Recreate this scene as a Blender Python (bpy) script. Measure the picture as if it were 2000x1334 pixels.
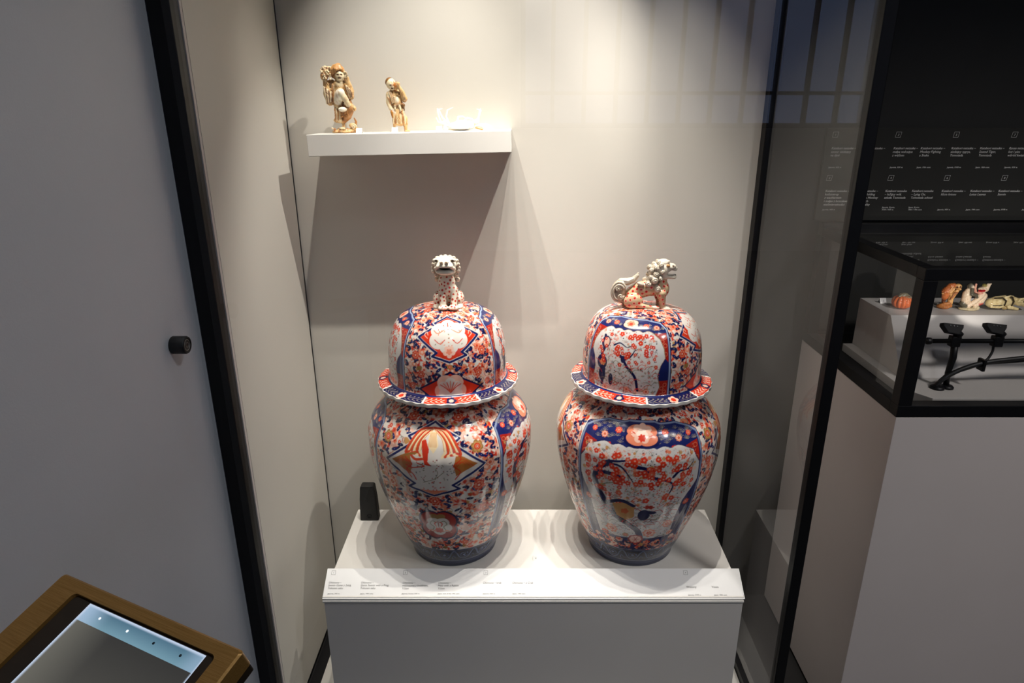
import bpy, bmesh, math, random
import numpy as np
from mathutils import Matrix, Vector

R = math.radians
scene = bpy.context.scene
for o in list(bpy.data.objects):
    bpy.data.objects.remove(o)
COL = scene.collection

# ------------------------------------------------------------------ camera
cam_d = bpy.data.cameras.new('camera')
cam_d.sensor_width = 36.0
cam_d.lens = 1305.0 / 2000.0 * 36.0
cam_d.shift_x = -17.0 / 2000.0
cam_d.clip_start = 0.02
cam = bpy.data.objects.new('camera', cam_d)
COL.objects.link(cam)
cam.location = (0, 0, 1.27)
cam.rotation_euler = (R(90 - 19.5), 0, 0)
scene.camera = cam

# ------------------------------------------------------------------ world, view
scene.view_settings.view_transform = 'Standard'
scene.view_settings.look = 'None'
scene.view_settings.gamma = 1.0
scene.view_settings.use_curve_mapping = False
scene.view_settings.exposure = 0.0
scene.cycles.transparent_max_bounces = 32
scene.cycles.max_bounces = 10

world = bpy.data.worlds.new('dusk_sky')
scene.world = world
world.use_nodes = True
bg = world.node_tree.nodes['Background']
bg.inputs['Color'].default_value = (0.42, 0.56, 1.0, 1)
bg.inputs['Strength'].default_value = 0.8

def spot(name, loc, target, watts, cone, blend, size=0.008, col=(1.0, 0.94, 0.86)):
    d = bpy.data.lights.new(name, 'SPOT')
    d.energy = watts
    d.color = col
    d.spot_size = R(cone)
    d.spot_blend = blend
    d.shadow_soft_size = size
    o = bpy.data.objects.new(name, d)
    COL.objects.link(o)
    o.location = loc
    o.rotation_euler = (Vector(target) - Vector(loc)).to_track_quat('-Z', 'Y').to_euler()
    return o

CASE_TOP = 2.05
LAMPS = [  # the row of little spotlights set in the ceiling of the glass case
    # x, y, target, watts, cone, blend, size
    (0.310, 1.114, (-0.15, 1.420, 1.02), 41, 50, 0.60, 0.006),
    (-0.247, 1.114, (-0.22, 1.430, 1.04), 25, 48, 0.65, 0.006),
    (0.040, 1.114, (-0.04, 1.420, 0.85), 9, 48, 0.80, 0.006),
    (0.120, 1.170, (0.21, 1.400, 0.55), 44, 44, 0.9, 0.006),
    (0.250, 1.170, (0.31, 1.400, 0.55), 34, 46, 0.9, 0.006),
    (-0.060, 1.150, (-0.06, 1.270, 0.34), 32, 42, 0.9, 0.006),
    (-0.160, 1.150, (-0.14, 1.280, 0.34), 22, 42, 0.9, 0.006),
]
for i, (lx, ly, tg, w, cn, bl, sz) in enumerate(LAMPS):
    spot('case_spotlight_lamp', (lx, ly, CASE_TOP - 0.03), tg, w, cn, bl, sz)
# a ceiling spotlight of the gallery grazing the grey wall, and one over the neighbouring case
spot('gallery_or_fill_lamp', (-0.30, 0.93, 2.70), (-0.50, 0.86, 0.6), 14, 48, 1.0, 0.02, (0.93, 0.96, 1.0))
spot('gallery_or_fill_lamp', (1.10, 0.10, 2.70), (-0.53, 0.82, 0.45), 30, 46, 1.0, 0.10, (0.86, 0.93, 1.0))  # cool fill added to brighten the grey wall, no known fitting behind it
spot('gallery_or_fill_lamp', (0.60, -0.80, 2.70), (0.16, 1.10, 0.05), 24, 48, 1.0, 0.16, (0.90, 0.95, 1.0))
spot('gallery_or_fill_lamp', (1.70, -0.40, 2.70), (0.92, 1.10, 0.42), 130, 48, 1.0, 0.16, (1.0, 0.95, 0.92))

# ------------------------------------------------------------------ helpers
def lin(c):
    out = []
    for v in c[:3]:
        v = v / 255.0
        out.append(v / 12.92 if v <= 0.04045 else ((v + 0.055) / 1.055) ** 2.4)
    return tuple(out)

def tag(o, label=None, cat=None, group=None, kind=None):
    if label: o['label'] = label
    if cat: o['category'] = cat
    if group: o['group'] = group
    if kind: o['kind'] = kind
    return o

def empty(name, loc=(0, 0, 0), rz=0.0):
    o = bpy.data.objects.new(name, None)
    COL.objects.link(o)
    o.location = loc
    o.rotation_euler = (0, 0, rz)
    o.empty_display_size = 0.05
    return o

def link(name, me, mat=None, parent=None):
    o = bpy.data.objects.new(name, me)
    COL.objects.link(o)
    if mat is not None:
        me.materials.clear()
        me.materials.append(mat)
    if parent is not None:
        o.parent = parent
    return o

def thing_loc(parent):
    return Vector(parent.location) if parent is not None else Vector((0, 0, 0))

class MB:
    """collects simple solids into one mesh"""
    def __init__(self):
        self.bm = bmesh.new()
    def box(self, x0, x1, y0, y1, z0, z1, bev=0.0, mat=None, seg=2):
        b = bmesh.new()
        bmesh.ops.create_cube(b, size=1.0)
        for v in b.verts:
            v.co = Vector(((x0 + x1) / 2 + v.co.x * (x1 - x0), (y0 + y1) / 2 + v.co.y * (y1 - y0), (z0 + z1) / 2 + v.co.z * (z1 - z0)))
        if bev > 0:
            bmesh.ops.bevel(b, geom=list(b.edges), offset=bev, segments=seg, affect='EDGES', profile=0.6)
        return self._merge(b, mat)
    def prism(self, pts, axis, a0, a1, bev=0.0, mat=None):
        """pts: 2-D outline; axis 'x': pts are (y,z); 'y': (x,z); 'z': (x,y)"""
        b = bmesh.new()
        def p3(p, a):
            if axis == 'x': return (a, p[0], p[1])
            if axis == 'y': return (p[0], a, p[1])
            return (p[0], p[1], a)
        A = [b.verts.new(p3(p, a0)) for p in pts]
        B = [b.verts.new(p3(p, a1)) for p in pts]
        b.faces.new(A); b.faces.new(list(reversed(B)))
        n = len(pts)
        for i in range(n):
            b.faces.new((A[i], B[i], B[(i + 1) % n], A[(i + 1) % n]))
        bmesh.ops.recalc_face_normals(b, faces=list(b.faces))
        if bev > 0:
            bmesh.ops.bevel(b, geom=list(b.edges), offset=bev, segments=2, affect='EDGES', profile=0.6)
        return self._merge(b, mat)
    def tube(self, pts, rad, seg=10, caps=True, mat=None):
        b = bmesh.new()
        pts = [Vector(p) for p in pts]
        n = len(pts)
        rads = rad if isinstance(rad, (list, tuple)) else [rad] * n
        rings = []
        up = None
        for i, p in enumerate(pts):
            t = (pts[min(i + 1, n - 1)] - pts[max(i - 1, 0)]).normalized()
            if up is None:
                a = Vector((0, 0, 1)) if abs(t.z) < 0.9 else Vector((1, 0, 0))
                up = (a - t * a.dot(t)).normalized()
            else:
                up = (up - t * up.dot(t)).normalized()
            s = t.cross(up)
            rings.append([b.verts.new(p + (up * math.cos(2 * math.pi * k / seg) + s * math.sin(2 * math.pi * k / seg)) * rads[i]) for k in range(seg)])
        for i in range(n - 1):
            for k in range(seg):
                b.faces.new((rings[i][k], rings[i][(k + 1) % seg], rings[i + 1][(k + 1) % seg], rings[i + 1][k]))
        if caps:
            b.faces.new(list(reversed(rings[0]))); b.faces.new(rings[-1])
        bmesh.ops.recalc_face_normals(b, faces=list(b.faces))
        for f in b.faces:
            f.smooth = len(f.verts) == 4
        return self._merge(b, mat)
    def lathe(self, prof, axis_pt=(0, 0, 0), seg=32, direction='z', mat=None):
        """prof: (r, h) list; revolved about z, then turned to direction"""
        b = bmesh.new()
        rings = []
        for r, h in prof:
            if r < 1e-6:
                rings.append([b.verts.new((0, 0, h))])
            else:
                rings.append([b.verts.new((r * math.cos(2 * math.pi * k / seg), r * math.sin(2 * math.pi * k / seg), h)) for k in range(seg)])
        for A, B in zip(rings[:-1], rings[1:]):
            for k in range(seg):
                k2 = (k + 1) % seg
                if len(A) == 1 and len(B) == 1: continue
                if len(A) == 1: b.faces.new((A[0], B[k2], B[k]))
                elif len(B) == 1: b.faces.new((A[k], A[k2], B[0]))
                else: b.faces.new((A[k], A[k2], B[k2], B[k]))
        bmesh.ops.recalc_face_normals(b, faces=list(b.faces))
        for f in b.faces: f.smooth = True
        M = Matrix.Identity(4)
        if direction == 'x': M = Matrix.Rotation(R(90), 4, 'Y')
        elif direction == 'y': M = Matrix.Rotation(R(-90), 4, 'X')
        elif isinstance(direction, Vector): M = direction.to_track_quat('Z', 'Y').to_matrix().to_4x4()
        M = Matrix.Translation(axis_pt) @ M
        bmesh.ops.transform(b, matrix=M, verts=b.verts)
        return self._merge(b, mat)
    def _merge(self, b, mat=None):
        if mat is not None:
            bmesh.ops.transform(b, matrix=mat, verts=b.verts)
        me = bpy.data.meshes.new('tmp')
        b.to_mesh(me); b.free()
        self.bm.from_mesh(me)
        bpy.data.meshes.remove(me)
        return self
    def build(self, name, mat, parent=None, world_coords=True, smooth_angle=None):
        if parent is not None and world_coords:
            # the solids are written in world coordinates: move them into the parent's frame
            M = parent_matrix(parent).inverted()
            bmesh.ops.transform(self.bm, matrix=M, verts=self.bm.verts)
        me = bpy.data.meshes.new(name)
        self.bm.to_mesh(me); self.bm.free()
        return link(name, me, mat, parent)

def parent_matrix(o):
    M = Matrix.LocRotScale(o.location, o.rotation_euler, o.scale)
    return parent_matrix(o.parent) @ M if o.parent is not None else M

# ------------------------------------------------------------------ materials
def nodes_of(name):
    m = bpy.data.materials.new(name)
    m.use_nodes = True
    nt = m.node_tree
    return m, nt, nt.nodes, nt.links, nt.nodes['Principled BSDF']

def mat_plain(name, rgb, rough=0.5, metal=0.0, noise=0.0, nscale=40.0, bump=0.0, bscale=300.0, spec=0.5, coat=0.0):
    m, nt, N, L, P = nodes_of(name)
    c = lin(rgb)
    P.inputs['Base Color'].default_value = (*c, 1)
    P.inputs['Roughness'].default_value = rough
    P.inputs['Metallic'].default_value = metal
    P.inputs['Specular IOR Level'].default_value = spec
    P.inputs['Coat Weight'].default_value = coat
    tc = N.new('ShaderNodeTexCoord')
    if noise > 0:
        nz = N.new('ShaderNodeTexNoise'); nz.inputs['Scale'].default_value = nscale; nz.inputs['Detail'].default_value = 4
        L.new(tc.outputs['Object'], nz.inputs['Vector'])
        rp = N.new('ShaderNodeValToRGB')
        rp.color_ramp.elements[0].position = 0.3; rp.color_ramp.elements[1].position = 0.7
        rp.color_ramp.elements[0].color = (*[v * (1 - noise) for v in c], 1)
        rp.color_ramp.elements[1].color = (*[min(1, v * (1 + noise)) for v in c], 1)
        L.new(nz.outputs['Fac'], rp.inputs['Fac'])
        L.new(rp.outputs['Color'], P.inputs['Base Color'])
    if bump > 0:
        nb = N.new('ShaderNodeTexNoise'); nb.inputs['Scale'].default_value = bscale; nb.inputs['Detail'].default_value = 3
        L.new(tc.outputs['Object'], nb.inputs['Vector'])
        bp = N.new('ShaderNodeBump'); bp.inputs['Strength'].default_value = bump; bp.inputs['Distance'].default_value = 0.001
        L.new(nb.outputs['Fac'], bp.inputs['Height'])
        L.new(bp.outputs['Normal'], P.inputs['Normal'])
    return m

def mat_attr(name, rough, spec=0.5, coat=0.0, sss=0.0):
    """colour painted on the surface point by point"""
    m, nt, N, L, P = nodes_of(name)
    a = N.new('ShaderNodeAttribute'); a.attribute_name = 'Col'
    L.new(a.outputs['Color'], P.inputs['Base Color'])
    P.inputs['Roughness'].default_value = rough
    P.inputs['Specular IOR Level'].default_value = spec
    P.inputs['Coat Weight'].default_value = coat
    P.inputs['Coat Roughness'].default_value = 0.05
    if sss > 0:
        P.inputs['Subsurface Weight'].default_value = sss
        P.inputs['Subsurface Radius'].default_value = (0.004, 0.002, 0.001)
        P.inputs['Subsurface Scale'].default_value = 0.5
    return m

def mat_glass(name, tint=(1, 1, 1), boost=1.25):
    m = bpy.data.materials.new(name); m.use_nodes = True
    nt = m.node_tree; N = nt.nodes; L = nt.links
    N.remove(N['Principled BSDF'])
    out = N['Material Output']
    tr = N.new('ShaderNodeBsdfTransparent'); tr.inputs['Color'].default_value = (*tint, 1)
    gl = N.new('ShaderNodeBsdfGlossy'); gl.inputs['Roughness'].default_value = 0.0
    fr = N.new('ShaderNodeFresnel'); fr.inputs['IOR'].default_value = 1.5
    ge = N.new('ShaderNodeNewGeometry')
    inv = N.new('ShaderNodeMath'); inv.operation = 'SUBTRACT'; inv.inputs[0].default_value = boost
    mulb = N.new('ShaderNodeMath'); mulb.operation = 'MULTIPLY'; mulb.inputs[1].default_value = boost
    L.new(ge.outputs['Backfacing'], mulb.inputs[0])
    L.new(mulb.outputs[0], inv.inputs[1])
    mu = N.new('ShaderNodeMath'); mu.operation = 'MULTIPLY'; mu.use_clamp = True
    L.new(fr.outputs[0], mu.inputs[0]); L.new(inv.outputs[0], mu.inputs[1])
    mx = N.new('ShaderNodeMixShader')
    L.new(mu.outputs[0], mx.inputs['Fac']); L.new(tr.outputs[0], mx.inputs[1]); L.new(gl.outputs[0], mx.inputs[2])
    L.new(mx.outputs[0], out.inputs['Surface'])
    return m

M_case = mat_plain('case_lining_paint', (207, 203, 193), 0.62, noise=0.015, nscale=6, bump=0.05, bscale=500)
M_wall = mat_plain('grey_wall_paint', (212, 213, 218), 0.6, noise=0.02, nscale=5, bump=0.12, bscale=420)
M_white = mat_plain('white_lacquer', (226, 223, 216), 0.5, noise=0.01, nscale=8)
M_plinth = mat_plain('plinth_lacquer', (216, 212, 206), 0.55, noise=0.012, nscale=8, bump=0.03, bscale=500)
M_plinth2 = mat_plain('grey_plinth_lacquer', (196, 188, 184), 0.55, noise=0.015, nscale=8, bump=0.03, bscale=500)
M_riser = mat_plain('grey_riser_lacquer', (182, 178, 174), 0.55, noise=0.015, nscale=8)
M_black = mat_plain('black_anodised_metal', (13, 13, 15), 0.45, noise=0.1, nscale=60, spec=0.3)
M_blackwall = mat_plain('black_wall_paint', (50, 50, 48), 0.6, noise=0.05, nscale=8, spec=0.25)
M_panel = mat_plain('charcoal_label_board', (54, 54, 51), 0.7, noise=0.03, nscale=12, spec=0.15)
M_floor = mat_plain('dark_floor', (34, 33, 33), 0.5, noise=0.15, nscale=10)
M_ceil = mat_plain('ceiling_paint', (70, 70, 72), 0.8, noise=0.05)
M_rubber = mat_plain('black_rubber', (14, 14, 14), 0.55, noise=0.08, nscale=100)
M_steel = mat_plain('brushed_steel', (150, 150, 150), 0.3, metal=1.0, noise=0.05, nscale=200)
M_ink = mat_plain('grey_print_ink', (96, 94, 92), 0.8, noise=0.05, nscale=50)
M_inkw = mat_plain('white_print_ink', (246, 245, 240), 0.8, noise=0.02, nscale=50)
M_inkb = mat_plain('blue_print_ink', (70, 90, 140), 0.8, noise=0.02, nscale=50)
M_card = mat_plain('white_card', (238, 238, 236), 0.6, noise=0.01, nscale=50)
M_glass = mat_glass('clear_glass')
M_porc = mat_attr('painted_porcelain', 0.19, 0.6, 0.4)
M_ivory = mat_attr('carved_ivory', 0.34, 0.5, 0.0, 0.15)
M_nets = mat_attr('polished_netsuke', 0.22, 0.5, 0.2)

def mat_brass():
    m, nt, N, L, P = nodes_of('brushed_bronze')
    tc = N.new('ShaderNodeTexCoord')
    mp = N.new('ShaderNodeMapping'); mp.inputs['Scale'].default_value = (8, 400, 400)
    nz = N.new('ShaderNodeTexNoise'); nz.inputs['Scale'].default_value = 3; nz.inputs['Detail'].default_value = 3
    L.new(tc.outputs['Object'], mp.inputs['Vector']); L.new(mp.outputs[0], nz.inputs['Vector'])
    rp = N.new('ShaderNodeValToRGB')
    rp.color_ramp.elements[0].position = 0.3; rp.color_ramp.elements[1].position = 0.75
    rp.color_ramp.elements[0].color = (*lin((158, 114, 52)), 1); rp.color_ramp.elements[1].color = (*lin((186, 140, 76)), 1)
    L.new(nz.outputs['Fac'], rp.inputs['Fac']); L.new(rp.outputs['Color'], P.inputs['Base Color'])
    P.inputs['Metallic'].default_value = 0.45
    P.inputs['Roughness'].default_value = 0.36
    return m
M_brass = mat_brass()
M_bezel = mat_plain('dark_bronze_bezel', (62, 50, 38), 0.35, metal=0.5, noise=0.05, nscale=80)

# ------------------------------------------------------------------ room shell
YB = 1.475          # face of the case's back panel
XL, XR = -0.49, 0.507   # inner faces of the case's sides
def structure(name, mb, mat, parent=None):
    o = mb.build(name, mat, parent)
    o['kind'] = 'structure'
    return o
structure('floor', MB().box(-0.9, 3.4, -4.2, 1.72, -0.1, 0.0), M_floor)
structure('ceiling', MB().box(-0.9, 3.4, -4.2, 1.72, 2.8, 2.9), M_ceil)
structure('wall_back', MB().box(-0.9, 3.4, 1.50, 1.72, 0.0, 2.8), M_blackwall)
structure('wall_left', MB().box(-0.9, -0.530, -4.2, 1.50, 0.0, 2.8, 0.002), M_wall)
structure('wall_right', MB().box(3.2, 3.4, -4.2, 1.50, 0.0, 2.8), M_blackwall)
# wall behind the photographer, open where the gridded window is
WX0, WX1, WZ0, WZ1 = 0.0, 3.0, 1.08, 2.45
mb = MB()
mb.box(-0.530, WX0, -4.2, -4.0, 0, 2.8); mb.box(WX1, 3.2, -4.2, -4.0, 0, 2.8)
mb.box(WX0, WX1, -4.2, -4.0, 0, WZ0); mb.box(WX0, WX1, -4.2, -4.0, WZ1, 2.8)
structure('wall_front', mb, M_wall)
win = structure('window_1', MB().box(WX0, WX1, -4.06, -4.0, WZ0, WZ0 + 0.04).box(WX0, WX1, -4.06, -4.0, WZ1 - 0.04, WZ1)
                .box(WX0, WX0 + 0.04, -4.06, -4.0, WZ0 + 0.04, WZ1 - 0.04).box(WX1 - 0.04, WX1, -4.06, -4.0, WZ0 + 0.04, WZ1 - 0.04), M_rubber)
nm = 11
for i in range(1, nm):
    x = WX0 + (WX1 - WX0) * i / nm
    MB().box(x - 0.016, x + 0.016, -4.055, -4.005, WZ0 + 0.04, WZ1 - 0.04).build('mullion', M_rubber, win)
MB().box(WX0 + 0.04, WX1 - 0.04, -4.05, -4.01, WZ0 + 0.27, WZ0 + 0.30).build('transom', M_rubber, win)
MB().box(WX0 + 0.03, WX1 - 0.03, -4.035, -4.029, WZ0 + 0.03, WZ1 - 0.03).build('pane', M_glass, win)

# ------------------------------------------------------------------ the big glass case
case = tag(empty('display_case', (0.0, 1.27, 0.0)), 'tall walk-up glass display case with black frame and pale lining', 'display case')
MB().box(XL, XR, YB, 1.498, 0.0, CASE_TOP + 0.05).build('back_panel', M_case, case)
MB().box(-0.514, XL, 1.0735, YB - 0.004, 0.02, CASE_TOP + 0.05).build('side_panel', M_case, case)
MB().box(-0.512, XL + 0.0012, YB - 0.0035, YB - 0.0003, 0.0, CASE_TOP).build('corner_joint', M_black, case)
MB().box(-0.514, -0.4905, 1.066, 1.0733, 0.0, CASE_TOP + 0.05).build('jamb_strip', M_plinth2, case)
MB().box(-0.462, XR - 0.001, 1.065, YB - 0.002, 0.0, 0.012, 0.001).build('case_floor', M_white, case)
MB().box(-0.489, -0.4625, 1.065, YB - 0.002, 0.0, 0.006).build('floor_channel', M_black, case)
MB().box(-0.528, 0.53, 1.04, 1.498, CASE_TOP + 0.05, CASE_TOP + 0.09).build('top_panel', M_black, case)
MB().box(-0.529, -0.505, 1.047, 1.0655, 0.0, CASE_TOP + 0.05, 0.001).build('frame_post', M_black, case)
MB().box(-0.5045, -0.492, 1.040, 1.0655, 0.0, CASE_TOP + 0.05, 0.0015).build('frame_gasket', M_rubber, case)
MB().box(0.511, 0.531, 1.040, 1.060, 0.0, CASE_TOP + 0.05, 0.0015).build('frame_post', M_black, case)
MB().box(XR, 0.526, 1.450, 1.498, 0.0, CASE_TOP + 0.05, 0.0015).build('frame_post', M_black, case)
MB().box(-0.490, 0.5105, 1.040, 1.060, 0.0, 0.022, 0.001).build('bottom_rail', M_black, case)
MB().box(XR + 0.0005, 0.530, 1.0605, 1.4495, 0.0, 0.030, 0.001).build('bottom_rail', M_black, case)
MB().box(-0.490, 0.5105, 1.040, 1.060, CASE_TOP, CASE_TOP + 0.05, 0.001).build('top_rail', M_black, case)
MB().box(XR + 0.0005, 0.526, 1.0605, 1.4495, CASE_TOP, CASE_TOP + 0.05, 0.001).build('top_rail', M_black, case)
MB().box(-0.4915, 0.5108, 1.047, 1.053, 0.0225, CASE_TOP - 0.0005).build('front_glass', M_glass, case)
MB().box(0.514, 0.520, 1.0605, 1.4495, 0.0305, CASE_TOP - 0.0005).build('side_glass', M_glass, case)
for (lx, ly, tg, w, cn, bl, sz) in LAMPS:
    d = (Vector(tg) - Vector((lx, ly, CASE_TOP - 0.03))).normalized()
    MB().lathe([(0.0, -0.075), (0.019, -0.075), (0.021, -0.07), (0.021, -0.012), (0.0185, -0.008), (0.0175, -0.012), (0.0175, -0.03), (0.0, -0.03)],
               Vector((lx, ly, CASE_TOP - 0.03)), 20, d).build('spotlight_head', M_black, case)

# ------------------------------------------------------------------ pedestal and its label strip
PX0, PX1, PY0, PY1, PZ = -0.399, 0.451, 1.099, 1.407, 0.334
ped = tag(empty('display_pedestal', (0.026, 1.25, 0.012)), 'low white pedestal carrying the two large patterned jars', 'pedestal')
MB().box(PX0 + 0.001, PX1 - 0.001, PY0, PY1, 0.012, PZ - 0.0105, 0.0004).build('body', M_plinth, ped)
MB().box(PX0, PX1, PY0 + 0.0005, PY1 + 0.001, PZ - 0.0104, PZ, 0.0012).build('top_board', M_white, ped)

strip = tag(empty('caption_strip', (0.026, 1.12, 0.334)), 'slanted white caption strip along the front edge of the pedestal', 'label')
S0, S1 = Vector((0, 1.0965, 0.3315)), Vector((0, 1.148, 0.3645))
es = (S1 - S0).normalized(); ns = Vector((0, -es.z, es.y))
def sp(t, n):   # y,z of a point t along the slope, n above it
    p = S0 + es * t + ns * n
    return (p.y, p.z)
SL = (S1 - S0).length
MB().prism([sp(0, 0), sp(SL, 0), sp(SL, -0.003), sp(0.0, -0.003)], 'x', PX0 - 0.001, PX1 + 0.001).build('caption_board', M_card, strip)
MB().prism([(1.0955, 0.3262), (1.0955, 0.3225), (1.0984, 0.3225), (1.0984, 0.3346), (1.149, 0.3346), (1.149, 0.3600), sp(SL - 0.001, -0.0034), sp(0.0, -0.0044)], 'x', PX0 - 0.001, PX1 - 0.0005).build('wedge_backing', M_white, strip)

# text: flat raised print on a plane given by origin, right and up vectors
def text_mesh(s, size, shear=0.0, spacing=1.0, thick=0.00012, res=2):
    cu = bpy.data.curves.new('t', 'FONT')
    cu.body = s; cu.size = size; cu.shear = shear; cu.space_line = spacing
    cu.resolution_u = res; cu.extrude = thick; cu.fill_mode = 'BOTH'
    ob = bpy.data.objects.new('t', cu)
    COL.objects.link(ob)
    dg = bpy.context.evaluated_depsgraph_get()
    me = bpy.data.meshes.new_from_object(ob.evaluated_get(dg))
    bpy.data.objects.remove(ob); bpy.data.curves.remove(cu)
    return me
def put_text(name, s, org, right, up, size, mat, parent, shear=0.0, spacing=1.0, thick=0.00012):
    me = text_mesh(s, size, shear, spacing, thick)
    right = Vector(right).normalized(); up = Vector(up).normalized(); nrm = right.cross(up)
    M = Matrix((( right.x, up.x, nrm.x, org[0]), (right.y, up.y, nrm.y, org[1]), (right.z, up.z, nrm.z, org[2]), (0, 0, 0, 1)))
    if parent is not None:
        M = parent_matrix(parent).inverted() @ M
    me.transform(M)
    return link(name, me, mat, parent)
def put_box(name, org, right, up, side, lw, mat, parent, lean=0.0):
    """outlined square around a number"""
    right = Vector(right).normalized(); up = Vector(up).normalized(); nrm = right.cross(up)
    bm = bmesh.new()
    def v(a, b): return bm.verts.new(Vector(org) + right * (a + lean * b) + up * b + nrm * 0.00015)
    h = side / 2
    o = [v(-h, -h), v(h, -h), v(h, h), v(-h, h)]
    q = h - lw
    i = [v(-q, -q), v(q, -q), v(q, q), v(-q, q)]
    for k in range(4):
        bm.faces.new((o[k], o[(k + 1) % 4], i[(k + 1) % 4], i[k]))
    ext = bmesh.ops.extrude_face_region(bm, geom=list(bm.faces))
    for g in ext['geom']:
        if isinstance(g, bmesh.types.BMVert): g.co -= nrm * 0.0002
    bmesh.ops.recalc_face_normals(bm, faces=list(bm.faces))
    bmesh.ops.transform(bm, matrix=parent_matrix(parent).inverted(), verts=bm.verts)
    me = bpy.data.meshes.new(name); bm.to_mesh(me); bm.free()
    return link(name, me, mat, parent)

def strip_pt(x, t): 
    p = S0 + es * t + ns * 0.0002
    return (x, p.y, p.z)
RX = (1, 0, 0)
def scap(x, t, s, size=0.0056, shear=0.22, name='caption_text'):
    put_text(name, s, strip_pt(x, t), RX, es, size, M_ink, strip, shear, 1.0)
scap(-0.393, 0.0305, 'Okimono –\nSennin Gama z żabą,\nTokusen saku')
scap(-0.327, 0.0305, 'Okimono –\nGama Sennin with a Frog,\nTokusen saku')
scap(-0.242, 0.0300, 'Okimono –\nmężczyzna z królikiem,\nYūzan')
scap(-0.169, 0.0300, 'Okimono –\nMale with a Rabbit\nYūzan')
scap(-0.0775, 0.0300, 'Okimono – krab')
scap(-0.0178, 0.0300, 'Okimono – a Crab')
scap(0.337, 0.0215, 'Wazony', 0.0062, 0.0)
scap(0.389, 0.0215, 'Vases', 0.0062, 0.0)
for x, s in ((-0.391, 'Japonia, XIX w.'), (-0.325, 'Japan, 19th cent.'), (-0.241, 'Japonia, koniec XIX w.'), (-0.168, 'Japan, end of the 19th cent.'), (-0.0765, 'Japonia, XIX w.'), (-0.0168, 'Japan, 19th cent.')):
    scap(x, 0.0088, s, 0.0040, 0.12, 'date_text')
scap(0.3385, 0.0062, 'Japonia, XVIII w.', 0.0040, 0.12, 'date_text')
scap(0.391, 0.0062, 'Japan, 18th cent.', 0.0040, 0.12, 'date_text')
for x, n in ((-0.386, '1'), (-0.238, '2'), (-0.072, '3'), (0.340, '4')):
    t = 0.0525
    put_box('number_box', strip_pt(x, t), RX, es, 0.0085, 0.0004, M_ink, strip)
    scap(x - 0.0011, t - 0.0016, n, 0.0045, 0.0, 'number_text')

# ------------------------------------------------------------------ wall shelf (hangs a touch out of level)
sh = tag(empty('wall_shelf', (-0.218, 1.4175, 1.1985)), 'white box shelf on the back wall carrying three ivory carvings', 'shelf')
sh.rotation_euler = (0, R(-1.15), 0)
SHM = parent_matrix(sh)
MB().box(-0.1995, 0.1995, -0.0575, 0.0567, -0.0205, 0.0205, 0.0010).build('shelf_box', M_white, sh, world_coords=False)
MB().box(-0.1985, 0.1985, 0.0568, 0.0574, -0.0195, 0.0195).build('wall_batten', M_white, sh, world_coords=False)
def shelf_top(x): return 1.1985 + 0.0205 + math.tan(R(1.15)) * (x + 0.218)

# ------------------------------------------------------------------ painted jars: a little canvas to paint the unrolled pattern on
WHT = (216, 209, 200); NAVY = (18, 22, 70); NAVY2 = (24, 33, 90); RED = (202, 52, 26); DRED = (160, 34, 24)
SALM = (218, 128, 96); PINK = (228, 184, 164); GOLD = (150, 112, 56); OCHRE = (188, 140, 84); OLIVE = (128, 122, 92); DARK = (40, 38, 60)
LBLUE = (150, 166, 196); GREYB = (92, 106, 138)

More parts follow.
